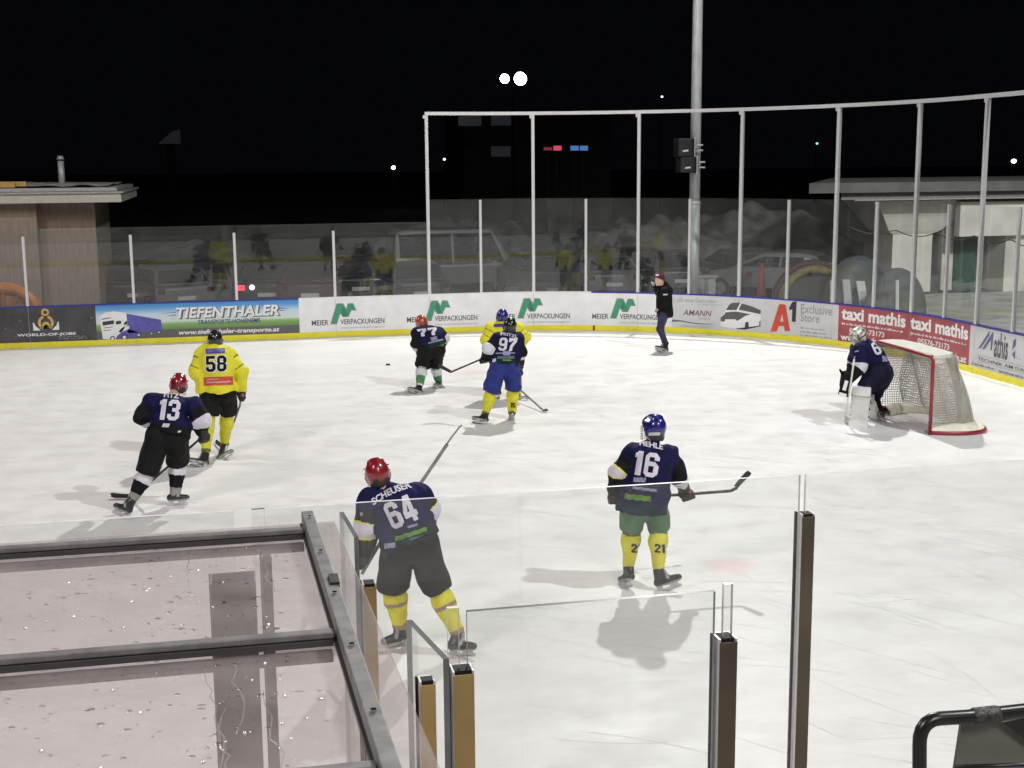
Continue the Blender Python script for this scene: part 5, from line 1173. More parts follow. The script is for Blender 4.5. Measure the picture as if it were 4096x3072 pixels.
    # socks
    for s_ in 'LR':
        B = Blob(0.03); K_, A_ = P['K'+s_], P['A'+s_]; B.cap(K_, K_+(A_-K_)*0.35, kneer-0.012, calf+0.018, 'so'); B.cap(K_+(A_-K_)*0.35, A_+(K_-A_)*0.06, calf+0.016, calf-0.018, 'so')
        mats, ff = sock_f; blob_obj(B, 'sock', mats, e, h, 0.006, 22, (lambda C_, tg, t_: ff(((C_-K_)@(A_-K_))/((A_-K_)@(A_-K_)), C_)) if ff else None, seed+9)
    for s_ in 'LR':
        ct, d_, u_ = feet[s_]; foot(e, ct, d_, P['A'+s_], P['K'+s_], upv=u_)
    ws = {}
    for i, s_ in enumerate('LR'):
        if gl[i]: glove(e, P['W'+s_], P['E'+s_], gripd, 1.15, trim=gtrims)
    if helm_m is not None: ho, hv, hf = helmet(e, P['H'], hd, hup, helm_m, hr*0.915)
    else: ho = hv = hf = None
    bvh = BVHTree.FromPolygons([tuple(v) for v in jv], jf.tolist())
    return dict(e=e, P=P, j=jo, bvh=bvh, jv=jv, jf=jf, helm=(ho, hv, hf), crop=crop, U=hup)
def num(pl, t, org, xv, yv, m=whitej, outline=None, name='number', off=0.008):
    if outline:
        V, Fc = number2d(t, grid=0.3, grow=0.45); decal(V, Fc, None, None, pl['crop'], org, xv, yv, outline, pl['j'], name+'_outline', off-0.003, pl['bvh'])
    V, Fc = number2d(t, grid=0.3); decal(V, Fc, None, None, pl['crop'], org, xv, yv, m, pl['j'], name, off, pl['bvh'])
def word(pl, t, org, xv, yv, m=whitej, bold=0.03, name='name_lettering', arcv=0.0):
    V, Fc = text2d(t, bold, 1.0, 0.0, 0.18); V = fit(V, 0, 1, 0, 1); V[:, 1] += arcv*(1-(2*V[:, 0]-1)**2); decal(V, Fc, None, None, pl['crop'], org, xv, yv, m, pl['j'], name, 0.008, pl['bvh'])
def patch(pl, org, xv, yv, m, name='sponsor_patch', wavy=False, n=12, off=0.005):
    V = []; Fc = []
    for i in range(n+1):
        for j in range(4): V.append((i/n, j/3+(0.12*math.sin(i*1.9) if wavy and j in (0, 3) else 0)))
    for i in range(n):
        for j in range(3): Fc.append((i*4+j, i*4+4+j, i*4+5+j, i*4+1+j))
    decal(np.array(V), Fc, None, None, pl['crop'], org, xv, yv, m, pl['j'], name, off, pl['bvh'])
def hsticker(pl, org, xv, yv, m):
    ho, hv, hf = pl['helm']; b = BVHTree.FromPolygons([tuple(v) for v in hv], hf.tolist()); V = np.array([(i/4, j/2) for i in range(5) for j in range(3)]); Fc = [(i*3+j, i*3+3+j, i*3+4+j, i*3+1+j) for i in range(4) for j in range(2)]
    decal(V, Fc, None, None, pl['crop'], org, xv, yv, m, ho, 'sticker', 0.004, b)
CA, CB, CC, CD, CE = Crop(400, 1250, 1.8429), Crop(1400, 1200, 2.4578), Crop(1300, 1650, 1.508), Crop(2300, 1600, 1.4424), Crop(3200, 1280, 2.765)
plain = lambda m: ([m], None)
def stripes(ms, fn): return (ms, fn)
limeg = mat('lime_print', (0.10, 0.23, 0.025), 0.7, var=0.3, scale=40); dimw = mat('dull_print', (0.24, 0.25, 0.34), 0.7, var=0.3, scale=40); tealp = mat('teal_print', (0.06, 0.13, 0.13), 0.7)
violp = mat('violet_blue_patch', (0.07, 0.05, 0.26), 0.6, var=0.15); redpt = mat('red_patch', (0.55, 0.06, 0.04), 0.6, var=0.12); palered = mat('pale_red_print', (0.62, 0.30, 0.25), 0.6); palev = mat('pale_violet_print', (0.30, 0.28, 0.50), 0.6)

# --- 58 in yellow
p = player(CA, 19.05, dict(H=(849, 203, .1), N=(850, 262, .08), SL=(762, 308, .05), SR=(942, 308, .05), EL=(703, 432, .0), WL=(752, 520, .25), ER=(1036, 430, .0), WR=(1050, 568, .08), HL=(805, 590, .0), HR=(932, 590, .0),
           KL=(800, 745, -.05), KR=(942, 725, .2), AL=(778, 1040, -.28), AR=(915, 985, .25)), 'skater in yellow jersey number 58 and black helmet, gliding away', blackpant, (lambda: ([yels, olivej], lambda t, C_: ((t < 0.05) | (np.abs(t-0.93) < 0.04)).astype(int)))(), hblack, 'yellow',
           tw=0.29, hw=0.30, arm=0.098, calf=0.082, kneer=0.108, feet=dict(L=(CA.Z(733, 1142), (-1, -.25, 0), None), R=(CA.Z(908, 1088), (.25, -.5, 0), None)), gtrims=gtrim, seed=1, gripd=(0.2, 0, -1), thigh=.15)
num(p, '58', (782, 440), (150, -6), (-2, -118), blackj, outline=PWHITE)
V, Fc = number2d('58', grid=0.3, grow=0.0)
patch(p, (780, 306), (142, -6), (-2, -38), violp); word(p, 'TIEFENTHALER', (792, 292), (118, -5), (0, -16), palev, 0.0, 'patch_lettering')
patch(p, (765, 540), (216, -8), (-2, -62), redpt); patch(p, (785, 522), (180, -7), (0, -12), palered, 'patch_print', True, off=.009); patch(p, (785, 500), (90, -4), (0, -10), palered, 'patch_print', True, off=.009)
s1 = p['P']['WR']; st_ = [s1+np.array([0.02, 0.02, 0.06]), CA.Y(1030, 690, 19.15), CA.Y(985, 815, 19.35), CA.Z(905, 1000, 0.05)]
stick(st_, 'grey stick held low by the yellow number 58 skater', '', stickg, tip=CA.Z(842, 955, .03), wide=.03)

# --- 13
sock13 = ([greysock, whites, blackj], lambda t, C_: np.where(t < 0.14, 0, np.where(t < 0.42, 1, np.where(t < 0.80, 2, 0))))
p = player(CA, 16.35, dict(H=(580, 535, .35), N=(545, 605, .22), SL=(385, 668, .15), SR=(680, 690, .10), EL=(318, 755, .1), WL=(345, 800, .35), ER=(752, 800, .0), WR=(762, 890, .02), HL=(432, 905, -.05), HR=(572, 915, -.05),
           KL=(352, 1165, -.05), KR=(578, 1085, .12), AL=(238, 1375, -.15), AR=(552, 1335, .08)), 'skater in navy jersey number 13 and red helmet, striding with black pants', blackpant, sock13, hred, 'navy', tw=0.235, hw=0.215, arm=0.098, hemcol=False,
           calf=0.085, kneer=0.11, thigh=.135, feet=dict(L=(CA.Z(150, 1500), (-.8, -.55, 0), (0.55, 0.1, 0.8)), R=(CA.Z(565, 1425), (.9, -.3, 0), None)), band=((0.0, 0.9), (-.12, .55)), seed=2, gripd=(-1, 0.2, -.8))
num(p, '13', (425, 790), (150, 10), (22, -152)); word(p, 'FITZ', (470, 625), (112, 12), (3, -36))
patch(p, (455, 845), (50, 3), (12, -28), whitej); patch(p, (365, 885), (22, 3), (-2, -18), whitej); patch(p, (455, 890), (30, 2), (0, -9), dimw); patch(p, (572, 886), (22, -2), (4, -14), whitej)
hd_ = p['P']['WR']; stick([hd_+np.array([0.02, 0, 0.1]), CA.Y(725, 942, 16.35), CA.Y(350, 1268, 16.75), CA.Z(215, 1362, 0.02)], 'black stick carried low across by the number 13 skater', '', stickm, tip=CA.Z(80, 1362, 0.02), r=.014)

# --- 64
sock64 = ([yels, redsock_cuff, olivej], lambda t, C_: np.where((np.abs(t-0.42) < 0.045) | (t > 0.9) | (t < 0.02), 1, 0))
p = player(CC, 10.75, dict(H=(317, 372, .22), N=(352, 455, .15), SL=(278, 545, .08), SR=(565, 508, .12), EL=(252, 690, .05), WL=(245, 850, .12), ER=(632, 590, .12), WR=(560, 660, .40), HL=(432, 795, -.03), HR=(592, 785, -.03),
           KL=(412, 1030, .1), KR=(668, 1045, .02), AL=(455, 1290, .12), AR=(802, 1335, -.1)), 'skater in navy jersey number 64 and red helmet, leaning beside the glass posts', greypant, sock64, hred, 'navy', tw=0.235, hw=0.235, arm=0.085,
           calf=0.085, kneer=0.105, thigh=.13, feet=dict(L=(CC.Z(450, 1402), (-1, -.3, 0), None), R=(CC.Z(825, 1472), (.75, -.6, 0), (-.25, 0, 1))), pipe=True, band=((-.18, 0.32), (-.2, .75)), seed=3, gripd=(-.3, .2, -1), h=0.011, hr=1.0)
num(p, '64', (412, 712), (165, -72), (-70, -152)); word(p, 'SCHEUSER', (292, 562), (232, -108), (-16, -38), arcv=.3)
patch(p, (425, 778), (190, -62), (-4, -26), limeg, 'hem_print', True); patch(p, (500, 700), (60, -18), (-4, -14), dimw, 'hem_print', True); patch(p, (510, 772), (85, -25), (0, -12), tealp, 'hem_print'); patch(p, (360, 822), (66, -8), (-3, -30), dimw, 'hem_print')
patch(p, (212, 622), (18, 2), (0, -22), dimw, 'sleeve_mark')
stick([CC.Y(222, 975, 10.95), CC.Y(340, 772, 11.05), CC.Y(560, 452, 11.2), CC.Y(738, 190, 11.3)], 'grey stick raised slantwise across the chest of the number 64 skater', '', stickg, tip=CC.Y(815, 68, 11.3), taped=False, wide=.022, r=.015)

# --- 16
sock16 = ([yels, olivej], lambda t, C_: np.where((np.abs(t-0.17) < 0.03) | (t < 0.04), 1, 0))
p = player(CD, 12.0, dict(H=(452, 165, .08), N=(450, 240, .05), SL=(335, 305, .03), SR=(530, 318, .03), EL=(245, 412, .02), WL=(232, 520, .08), ER=(592, 430, .05), WR=(628, 508, .14), HL=(338, 600, .0), HR=(458, 606, .0),
           KL=(328, 725, .08), KR=(482, 728, .08), AL=(308, 960, .1), AR=(482, 985, -.12)), 'skater in navy jersey number 16, blue helmet and green pants', greenpant, sock16, hblue, 'navy', tw=0.25, hw=0.24, hem=.07, pr=.125, arm=0.092,
           calf=0.078, kneer=0.098, thigh=.115, feet=dict(L=(CD.Z(300, 1085), (-.1, 1, 0), None), R=(CD.Z(540, 1100), (.9, -.45, 0), None)), pipe=True, band=((-.12, 0.18), (.05, .85)), seed=4, gripd=(1, 0, .05), h=0.011, headdir=(-.45, 1, 0), gtrims=gtrim)
num(p, '16', (330, 430), (140, 22), (22, -140)); word(p, 'HEHLE', (372, 262), (134, 26), (0, -32))
patch(p, (335, 472), (70, 3), (6, -26), dimw, 'hem_print', True); patch(p, (330, 512), (140, 20), (3, -16), dimw, 'hem_print', True); patch(p, (285, 570), (150, 16), (4, -30), limeg, 'hem_print', True)
hsticker(p, (424, 206), (66, -2), (2, -18), GREYP)
stick([CD.Y(262, 572, 12.22), CD.Y(420, 556, 12.22), CD.Y(640, 543, 12.22), CD.Y(900, 524, 12.22), CD.Y(935, 506, 12.22)], 'black stick held level with its blade up by the number 16 skater', '', stickm, tip=CD.Y(1010, 415, 12.2), wide=.03, r=.014)
sk = [o for o in p['e'].children if o.name.startswith('sock')]
for o_, org in ((sk[1], (460, 880)), (sk[0], (325, 880))):
    b = BVHTree.FromPolygons([tuple(v.co) for v in o_.data.vertices], [tuple(q.vertices) for q in o_.data.polygons]); V, Fc = number2d('21', grid=0.5); decal(V, Fc, None, None, CD, org, (58, 3), (0, -50), blackj, o_, 'sock_number', 0.005, b)

# --- 77
sock77 = ([greens, whites], lambda t, C_: np.where(((t > 0.26) & (t < 0.56)) | (np.abs(t-0.20) < .015) | (t > 0.92), 1, 0))
p = player(CB, 24.1, dict(H=(705, 228, .25), N=(735, 282, .15), SL=(668, 325, .08), SR=(882, 312, .12), EL=(648, 425, .0), WL=(682, 500, .15), ER=(930, 362, .1), WR=(925, 425, .3), HL=(745, 500, -.1), HR=(862, 495, -.08),
           KL=(712, 640, .0), KR=(832, 610, .12), AL=(683, 852, -.3), AR=(876, 820, .28)), 'skater in navy jersey number 77 and orange helmet, bent low near the boards', blackpant, sock77, horange, 'navy', tw=0.26, hw=0.24, arm=0.09,
           calf=0.085, kneer=0.11, thigh=.135, feet=dict(L=(CB.Z(640, 925), (-1, -.2, 0), None), R=(CB.Z(880, 876), (.5, .8, 0), None)), band=((.1, 0.9), (-.1, .5)), seed=5, gripd=(-.5, .3, -.8), h=0.013, hr=1.05)
num(p, '77', (690, 362), (190, -22), (-36, -72)); patch(p, (770, 432), (150, -38), (-4, -14), dimw, 'hem_print'); patch(p, (800, 405), (60, -18), (-8, -34), dimw, 'hem_print', True)
patch(p, (785, 490), (135, -30), (0, -26), limeg, 'hem_print'); patch(p, (715, 514), (66, -8), (0, -20), whitej, 'hem_print')
stick([p['P']['WR']+np.array([0, .05, .05]), CB.Y(905, 560, 24.6), CB.Y(870, 640, 24.9)], 'mostly hidden stick held in front by the bent number 77 skater', '', stickm)

# --- yellow skater hidden behind 97
yel = player(CB, 22.7, dict(H=(1495, 167, .1), N=(1500, 225, .06), SL=(1402, 285, .03), SR=(1650, 292, .03), EL=(1345, 385, .0), WL=(1400, 470, .25), ER=(1712, 365, .0), WR=(1640, 460, .25), HL=(1470, 540, .0), HR=(1590, 540, .0),
           KL=(1455, 730, .08), KR=(1635, 730, .08), AL=(1452, 905, .05), AR=(1645, 938, -.05)), 'skater in yellow jersey and blue helmet, mostly hidden behind number 97', bluepant, plain(yels), hblue, 'yellow', tw=0.27, hw=0.27, arm=0.098,
           feet=dict(L=(CB.Z(1440, 970), (-.3, 1, 0), None), R=(CB.Z(1672, 995), (.9, -.3, 0), None)), seed=6, gripd=(.3, .2, -1), h=0.013)
patch(yel, (1415, 268), (120, -6), (-3, -32), violp)
stick([CB.Y(1640, 560, 22.95), CB.Y(1658, 868, 22.4), CB.Z(1905, 1090, 0.03)], 'dark stick reaching to the ice right of number 97, held by the hidden yellow skater', '', stickg, tip=CB.Z(1945, 1092, .02), wide=.04)

# --- 97
p = player(CB, 20.7, dict(H=(1570, 262, .12), N=(1562, 325, .08), SL=(1452, 378, .04), SR=(1642, 396, .04), EL=(1366, 480, -.02), WL=(1335, 572, .1), ER=(1672, 515, .0), WR=(1668, 618, .05), HL=(1462, 640, .0), HR=(1580, 640, .0),
           KL=(1392, 882, .05), KR=(1605, 850, .1), AL=(1330, 1125, -.05), AR=(1592, 1125, .1)), 'skater in navy jersey number 97, black helmet and royal blue pants', bluepant, ([yels, olivej], lambda t, C_: np.where((t > .9), 1, 0)), hblack, 'navy', tw=0.23, hw=0.235, arm=0.088,
           calf=0.082, kneer=0.105, thigh=.14, feet=dict(L=(CB.Z(1280, 1222), (-.8, .3, 0), None), R=(CB.Z(1588, 1192), (.15, 1, 0), None)), band=((-.25, 0.22), (.0, .62)), seed=7, gripd=(-1, .2, -.5), h=0.012, hr=1.04)
num(p, '97', (1455, 497), (172, 8), (18, -128)); word(p, 'PRITZL', (1482, 348), (168, 32), (-2, -30), arcv=.2)
patch(p, (1432, 530), (190, -4), (0, -12), dimw, 'hem_print'); patch(p, (1505, 545), (70, -2), (0, -42), palev, 'hem_print', True); patch(p, (1448, 580), (168, -3), (0, -28), tealp, 'hem_print'); patch(p, (1500, 598), (85, 2), (0, -16), limeg, 'hem_print', True); patch(p, (1400, 612), (32, -6), (4, -32), whitej, 'hem_print')
sk = [o for o in p['e'].children if o.name.startswith('sock')][1]
b = BVHTree.FromPolygons([tuple(v.co) for v in sk.data.vertices], [tuple(q.vertices) for q in sk.data.polygons]); V, Fc = number2d('15', grid=0.5); decal(V, Fc, None, None, CB, (1580, 1055), (46, 2), (0, -46), blackj, sk, 'sock_number', 0.005, b)
stick([CB.Y(1420, 520, 20.95), CB.Y(1305, 575, 20.98), CB.Y(985, 712, 21.25)], 'black stick pointing left from the hands of number 97', '', stickm, tip=CB.Y(862, 652, 21.3), wide=.03)

# --- referee / linesman in black jacket
CR = Crop(2580, 1070, 4.607)
def official():
    Y0 = 27.55; J = dict(H=(262, 232, .0), N=(318, 345, .0), SL=(350, 425, -.18), SR=(345, 425, .18), EL=(375, 640, -.24), WL=(262, 742, -.22), ER=(235, 470, .22), WR=(165, 335, .05), HL=(330, 900, -.10), HR=(335, 900, .10), KL=(272, 1140, -.08), KR=(290, 1130, .09), AL=(385, 1400, -.05), AR=(368, 1405, .12))
    P = {k: CR.Y(v[0], v[1], Y0+v[2]) for k, v in J.items()}
    e = empty('person', (float(P['AL'][0]), Y0, 0), 'slim official in black jacket and dark red woolly hat, standing by the boards', 'person')
    f = nrm((-1, -.12, -.05)); U = nrm((-.15, 0, 1)); B = Blob(0.03); head_blob(B, P['H'], P['N'], f, U, 1.12)
    B.cap((P['SL']+P['SR'])/2, (P['HL']+P['HR'])/2, .11, .10, 't')
    for s_ in 'LR':
        B.cap(P['S'+s_], P['E'+s_], .05, .04, 'a'); B.cap(P['E'+s_], P['W'+s_], .04, .03, 'a'); B.cap(P['H'+s_], P['K'+s_], .085, .06, 'l'); B.cap(P['K'+s_], P['A'+s_], .055, .04, 'l')
    body, _, _ = blob_obj(B, 'body', mat('pale_skin', (0.62, 0.42, 0.29), 0.5, var=.05), e, .013); eyes(body, P['H'], f, U)
    def hand(w_, el, m, nm):
        B = Blob(.008); d = nrm(w_-el); g = nrm(np.cross(d, [0, 1, 0.2])); n_ = np.cross(d, g); B.cap(w_, w_+d*.06, .032, .036, 'p')
        for i in range(4): o_ = w_+d*.07+n_*(i-1.5)*.019; q = o_+d*(.035, .04, .038, .03)[i]; B.cap(o_, q, .0105); B.cap(q, q+d*.018+g*.024, .010, .009)
        o_ = w_+d*.02-n_*.03; B.cap(o_, o_+d*.045-n_*.02, .012, .010)
        return blob_obj(B, nm, m, e, .008)
    hand(P['WL'], P['EL'], mat('pink_glove', (0.50, 0.22, 0.24), .6), 'pink_glove'); hand(P['WR'], P['ER'], mat('grey_glove', (0.30, 0.30, 0.31), .6), 'grey_glove')
    B = Blob(.05); B.cap(P['N']+[0.06, 0, .04], P['N']+[.1, 0, -.12], .085, .13, 'hood'); B.cap((P['SL']+P['SR'])/2-[0, 0, .03], (P['HL']+P['HR'])/2+[.04, 0, .06], .175, .19, 'coat')
    B.cap(P['N']-[.02, 0, .02], P['N']-[0, 0, .1], .075, .1, 'c')
    for s_ in 'LR': B.cap(P['S'+s_], P['E'+s_], .085, .07, 'a'); B.cap(P['E'+s_], P['W'+s_], .066, .048, 'a')
    B.cuts.append((np.array([0, 0, P['HL'][2]-.04]), np.array([0, 0, -1.])))
    jo, jv, jf = blob_obj(B, 'jacket', mat('black_jacket', (.004, .005, .004), .8, var=.3, spec=.2), e, .013, .012, 12, None, 3)
    bvh = BVHTree.FromPolygons([tuple(v) for v in jv], jf.tolist()); patch(dict(crop=CR, bvh=bvh, j=jo), (332, 512), (84, -2), (4, -24), whitej, 'reflective_mark', True)
    B = Blob(.05); 
    for s_ in 'LR': B.cap(P['H'+s_], P['K'+s_], .10, .072, 'l'); B.cap(P['K'+s_], P['A'+s_], .072, .058, 'l')
    B.cap(P['HL'], P['HR'], .12, .12, 'h'); blob_obj(B, 'trousers', mat('navy_trousers', (.022, .022, .07), .75, var=.2), e, .013, .006, 15)
    for s_, (a_, b_3) in dict(L=(325, 1572), R=(300, 1556)).items(): foot(e, CR.Z(a_, b_3), (-1, .05, 0), P['A'+s_], P['K'+s_])
    H = P['H']; S = np.cross(U, f); B = Blob(.02); B.cap(H+U*.055-f*.03, H+U*.07+f*.01, .105, .10, 'hat', S, .95); B.cap(H+U*.0-f*.07, H-U*.03-f*.07, .06, .05, 'hat'); B.cap(H+U*.17-f*.05, H+U*.18-f*.05, .03, .03, 'hat')
    B.cuts.append((H+f*.03+U*.035, nrm(f*.75-U*1.0)))
    ht, hv, hf = blob_obj(B, 'woolly_hat', mat('dark_red_wool', (.10, .010, .022), .85, var=.2, bump=.4, bscale=80), e, .01)
    b = BVHTree.FromPolygons([tuple(v) for v in hv], hf.tolist()); V = np.array([(i/4, j/2) for i in range(5) for j in range(3)]); Fc = [(i*3+j, i*3+3+j, i*3+4+j, i*3+1+j) for i in range(4) for j in range(2)]
    decal(V, Fc, None, None, CR, (196, 158), (60, -4), (0, -30), whitej, ht, 'hat_patch', .005, b)
official()

# --- goaltender
def goalie():
    Y0 = 19.05; J = dict(H=(640, 180, 0), N=(705, 262, .02), SL=(672, 345, -.24), SR=(650, 330, .24), EL=(662, 505, -.30), WL=(560, 650, -.32), ER=(600, 480, .32), WR=(535, 640, .22), HL=(850, 600, -.17), HR=(860, 590, .17),
                         KL=(690, 790, -.22), KR=(800, 850, .22), AL=(665, 1090, -.2), AR=(875, 1060, .22))
    P = {k: CE.Y(v[0], v[1], Y0+v[2]) for k, v in J.items()}
    e = empty('person', (float(P['AL'][0]), Y0, 0), 'goaltender in navy jersey with white leg pads crouching before the goal', 'person')
    f = nrm((-1, -.25, -.1)); U = nrm((-.25, 0, 1)); S = np.cross(U, f)
    B = Blob(0.035); head_blob(B, P['H'], P['N'], f, U, 1.0); pel = (P['HL']+P['HR'])/2; ch = (P['SL']+P['SR'])/2; B.cap(ch, pel, .12, .11, 't')
    for s_ in 'LR':
        B.cap(P['S'+s_], P['E'+s_], .05, .04, 'a'); B.cap(P['E'+s_], P['W'+s_], .04, .03, 'a'); B.cap(P['W'+s_], P['W'+s_]+nrm(P['W'+s_]-P['E'+s_])*.07, .03, .025, 'h'); B.cap(P['H'+s_], P['K'+s_], .09, .065, 'l'); B.cap(P['K'+s_], P['A'+s_], .06, .045, 'l')
    body, _, _ = blob_obj(B, 'body', skin, e, .016); eyes(body, P['H'], f, U)
    B = Blob(.06); B.cap(P['SL'], P['SR'], .135, .135, 'torso'); B.cap(ch+[.10, 0, -.05], pel+[-.02, 0, .06], .225, .235, 'torso'); B.cap(P['N']+[.02, 0, 0], ch+[.08, 0, 0], .09, .15, 'torso'); B.cap(CE.Y(830, 400, Y0), CE.Y(840, 510, Y0), .16, .19, 'torso')
    for s_ in 'LR': B.cap(P['S'+s_], P['E'+s_], .125, .115, 'up'+s_); B.cap(P['E'+s_], P['W'+s_], .105, .075, 'lo'+s_)
    def fm(C_, tg, t_):
        r_ = np.zeros(len(tg), int)
        for s_ in 'LR': r_[(tg == 'lo'+s_) & (t_ > .22)] = 2; r_[(tg == 'lo'+s_) & (t_ <= .22)] = 1; r_[(tg == 'up'+s_) & (t_ > .86)] = 1
        return r_
    jo, jv, jf = blob_obj(B, 'jersey', [navy, whitej, blackj], e, .013, .010, 12, fm, 8)
    pl = dict(crop=CE, bvh=BVHTree.FromPolygons([tuple(v) for v in jv], jf.tolist()), j=jo)
    num(pl, '6', (838, 392), (75, -22), (-62, -132)); patch(pl, (915, 452), (55, 10), (-8, -58), palev, 'back_print', True); patch(pl, (868, 488), (60, -18), (-4, -20), whitej, 'back_print'); patch(pl, (902, 530), (72, -22), (8, -24), limeg, 'hem_print')
    patch(pl, (600, 360), (48, -12), (3, -16), dimw, 'sleeve_mark', True); patch(pl, (594, 428), (20, 0), (3, -28), dimw, 'sleeve_mark', True)
    B = Blob(.06); B.cap(P['HL'], P['HR'], .22, .22, 'h'); B.cap(pel+[.06, 0, 0], pel+[.02, 0, -.12], .2, .19, 'h')
    for s_ in 'LR': B.cap(P['H'+s_], P['K'+s_]+[.05, 0, .06], .19, .13, 'l')
    blob_obj(B, 'pants', navypant, e, .014, .008, 10, None, 4)
    # leg pads: rolled slabs
    def pad(K_, A_, n_, nm, wd=.145):
        K_, A_ = np.array(K_), np.array(A_); ax = nrm(A_-K_); n_ = nrm(n_-ax*np.dot(n_, ax)); s_ = np.cross(ax, n_); vs = []; fs = []
        prof = []; top = K_-ax*.20+n_*.10; bot = A_+n_*.10
        st = [(-.22, .04, .8), (-.18, .07, .95), (.0, .10, 1.0), (.10, .115, 1.0), (.12, .09, 1.0), (.35, .09, .95), (1.0, .085, .92), (1.10, .10, 1.0), (1.22, .16, 1.05), (1.28, .24, .9)]
        L = np.linalg.norm(A_-K_)
        for t_, o_, ww in st:
            c = K_+ax*L*t_+n_*o_
            for a, b in ((-1, -.035), (-1.02, .02), (-.8, .05), (0, .055), (.8, .05), (1.02, .02), (1, -.035)): vs.append(c+s_*wd*ww*a+n_*b)
        m_ = 7
        for i in range(len(st)-1):
            for j in range(m_): fs.append((i*m_+j, i*m_+(j+1) % m_, (i+1)*m_+(j+1) % m_, (i+1)*m_+j))
        fs += [tuple(range(m_))[::-1], tuple((len(st)-1)*m_+j for j in range(m_))]
        o = finish('leg_pad', vs, fs, mat('pad_white', (.66, .66, .64), .5, var=.08, scale=5, bump=.15, bscale=20), e, None, False); sb = o.modifiers.new('s', 'BEVEL'); sb.width = .012; sb.segments = 2
        mb = MB()
        for t_ in (.02, .32, .60, .88):
            c = K_+ax*L*t_; mb.tube([c+n_*.06+s_*wd*.98, c-n_*.05+s_*.09, c-n_*.08, c-n_*.05-s_*.09, c+n_*.06-s_*wd*.98], .016, 6)
        mb.build('pad_strap', blackpant, o)
        mb = MB(); c = K_+ax*L*.11+n_*.15; mb.obox(c, s_*wd*.98, n_*.004, ax*.006); c = K_+ax*L*.115+n_*.15; mb.build('pad_seam', blackpant, o)
    pad(P['KL'], P['AL'], np.array([-.62, -.78, .12]), 'near', .15); pad(P['KR'], P['AR'], np.array([-.95, -.25, .1]), 'far', .12)
    for s_, K_2, A_2 in (('L', P['KL'], P['AL']), ('R', P['KR'], P['AR'])):
        B = Blob(.02); B.cap(K_2+[.03, 0, 0], A_2+[.03, 0, 0], .085, .065); blob_obj(B, 'sock', blackpant, e, .014)
    foot(e, CE.Z(690, 1160), (-.8, -.3, 0), P['AL'], P['KL'], upv=(0.05, .1, 1), sc=.9); foot(e, CE.Z(895, 1118), (-.2, -1, 0), P['AR'], P['KR'], upv=(-.1, .1, 1))
    # mask
    hm = mat('painted_mask', (.46, .44, .40), .3, var=.93, scale=19, coat=.5); B = Blob(.02); H = P['H']; B.cap(H-f*.02+U*.03, H+f*.03+U*.02, .13, .118, 'shell', S, .92); B.cap(H+f*.05-U*.03, H+f*.06-U*.10, .085, .06, 'chin'); B.cap(H-f*.04-U*.05, H-f*.03, .095, .11, 'shell')
    ms, mv, mf = blob_obj(B, 'mask', [hm, foam, PWHITE], e, .009, fmf=lambda C_, tg, t_: np.where((np.abs((C_-H)@U+.0+.35*((C_-H)@f)) < .014) & (((C_-H)@f) < .06), 1, np.where((tg == 'chin') & (((C_-H)@U) < -.06), 2, 0)))
    mb = MB()
    for i in range(5): z = .03-i*.026; mb.tube([H+U*z+f*(.03+.125*math.cos(a))+S*math.sin(a)*.09 for a in np.linspace(-1.1, 1.1, 9)], .004, 5)
    mb.build('face_cage', cage, ms)
    mb = MB(); mb.obox(H-f*.13-U*.02, f*.012, S*.05, U*.035); mb.build('back_plate', foam, ms)
    # blocker, trapper
    c = CE.Y(512, 712, Y0-.36); wv = nrm(CE.Y(540, 600, Y0)-CE.Y(480, 815, Y0)); n_ = nrm((-.7, -.7, .1)); n_ = nrm(n_-wv*np.dot(n_, wv)); s_ = np.cross(wv, n_)
    mb = MB(); mb.obox(c, wv*.19, s_*.085, n_*.028); bo = mb.build('blocker', blackpant, e); bv = bo.modifiers.new('b', 'BEVEL'); bv.width = .02; bv.segments = 3
    mb = MB(); mb.obox(c+n_*.030-wv*.02, wv*.08, s_*.028, n_*.004); mb.obox(c-wv*.175+n_*.02, wv*.03, s_*.06, n_*.02); mb.build('blocker_print', PWHITE, bo)
    B = Blob(.02); c2 = CE.Y(500, 625, Y0+.25); B.cap(c2, c2+[-.03, 0, -.14], .10, .085, 'p', nrm((1, .2, 0)), .5); B.cap(c2+[-.05, 0, .05], c2+[-.1, 0, .12], .03, .015); B.cap(c2+[0, 0, -.02], c2+[.06, 0, -.12], .05, .05); blob_obj(B, 'catching_glove', [blackpant], e, .012)
    glove(e, P['WL'], P['EL'], (0, .3, 1), 1.1)
    W_ = mat('white_stick', (.66, .66, .63), .45, var=.06)
    es = empty('goalkeeper_stick', (float(c[0]), float(c[1]), 0), 'white wide-bladed stick held upright by the crouching goaltender', 'hockey stick')
    a0, a1, a2, a3 = CE.Y(600, 432, Y0-.46), CE.Y(562, 700, Y0-.44), CE.Y(536, 830, Y0-.42), CE.Z(497, 1118, .02)
    mb = MB(); mb.tube([a0, a1, a2], [.014, .015, .015], 8); mb.build('shaft', W_, es, True)
    mb = MB(); dd = nrm(a3-a2); sd = nrm((.7, -.7, 0)); mb.obox((a2+a3)/2, (a3-a2)/2, nrm(np.cross(dd, sd))*.0065, nrm(sd-dd*np.dot(sd, dd))*.013); mb.build('paddle', W_, es)
    t0 = CE.Z(560, 1158, .0); t1 = CE.Z(722, 1182, .0); mb = MB(); b0_ = np.array([a3[0], a3[1], .0]); mb.prism([b0_+[0, 0, .01], t0+[0, 0, .01], t1+[0, 0, .012], t1+[0, 0, .085], t0+[0, 0, .10], b0_+[0, 0, .12]], None, (.004, .018, 0)); mb.build('blade', W_, es)
goalie()
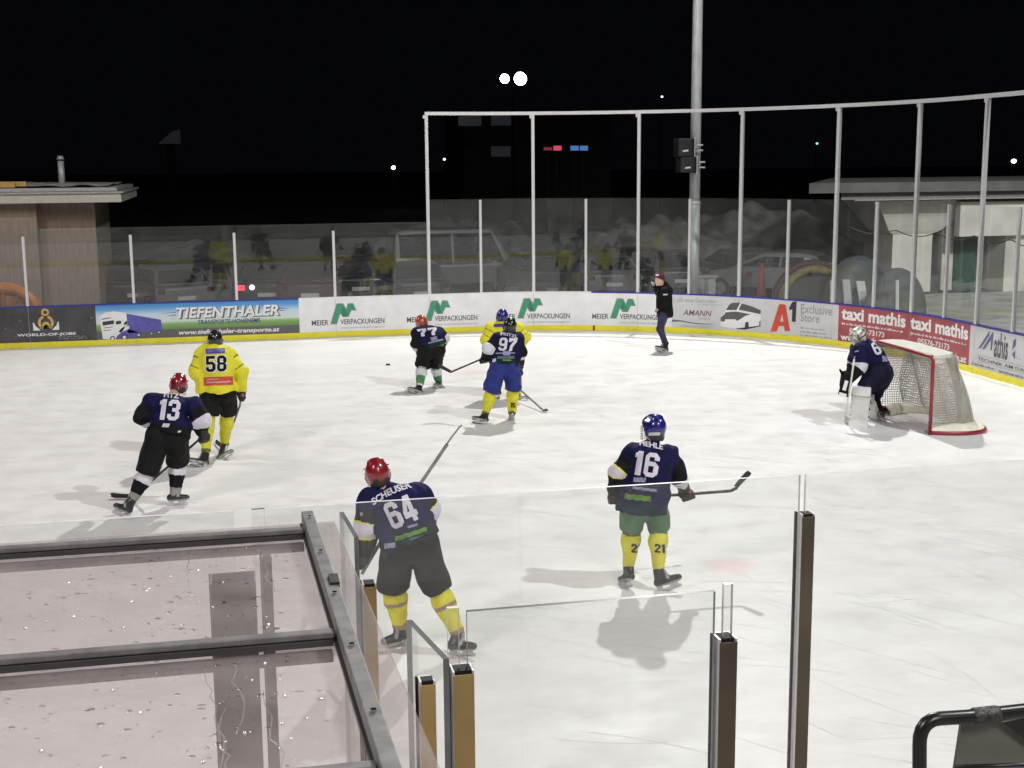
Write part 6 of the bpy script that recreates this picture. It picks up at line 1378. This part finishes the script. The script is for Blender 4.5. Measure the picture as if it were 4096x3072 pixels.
# puck
mb = MB(); pc = atZ(1552/4, 1461/4, 0); mb.tube([(pc[0], pc[1], .002), (pc[0], pc[1], .030)], .045, 24); tag(mb.build('puck', mat('rubber_puck', (.01, .01, .01), .6)), 'small black puck lying on the open ice left of number 77', 'puck')

for o in scene.objects:
    if o.type == 'MESH' and o.parent is None and 'label' not in o and 'kind' not in o: print('UNTAGGED', o.name)
print('objects', len(scene.objects))
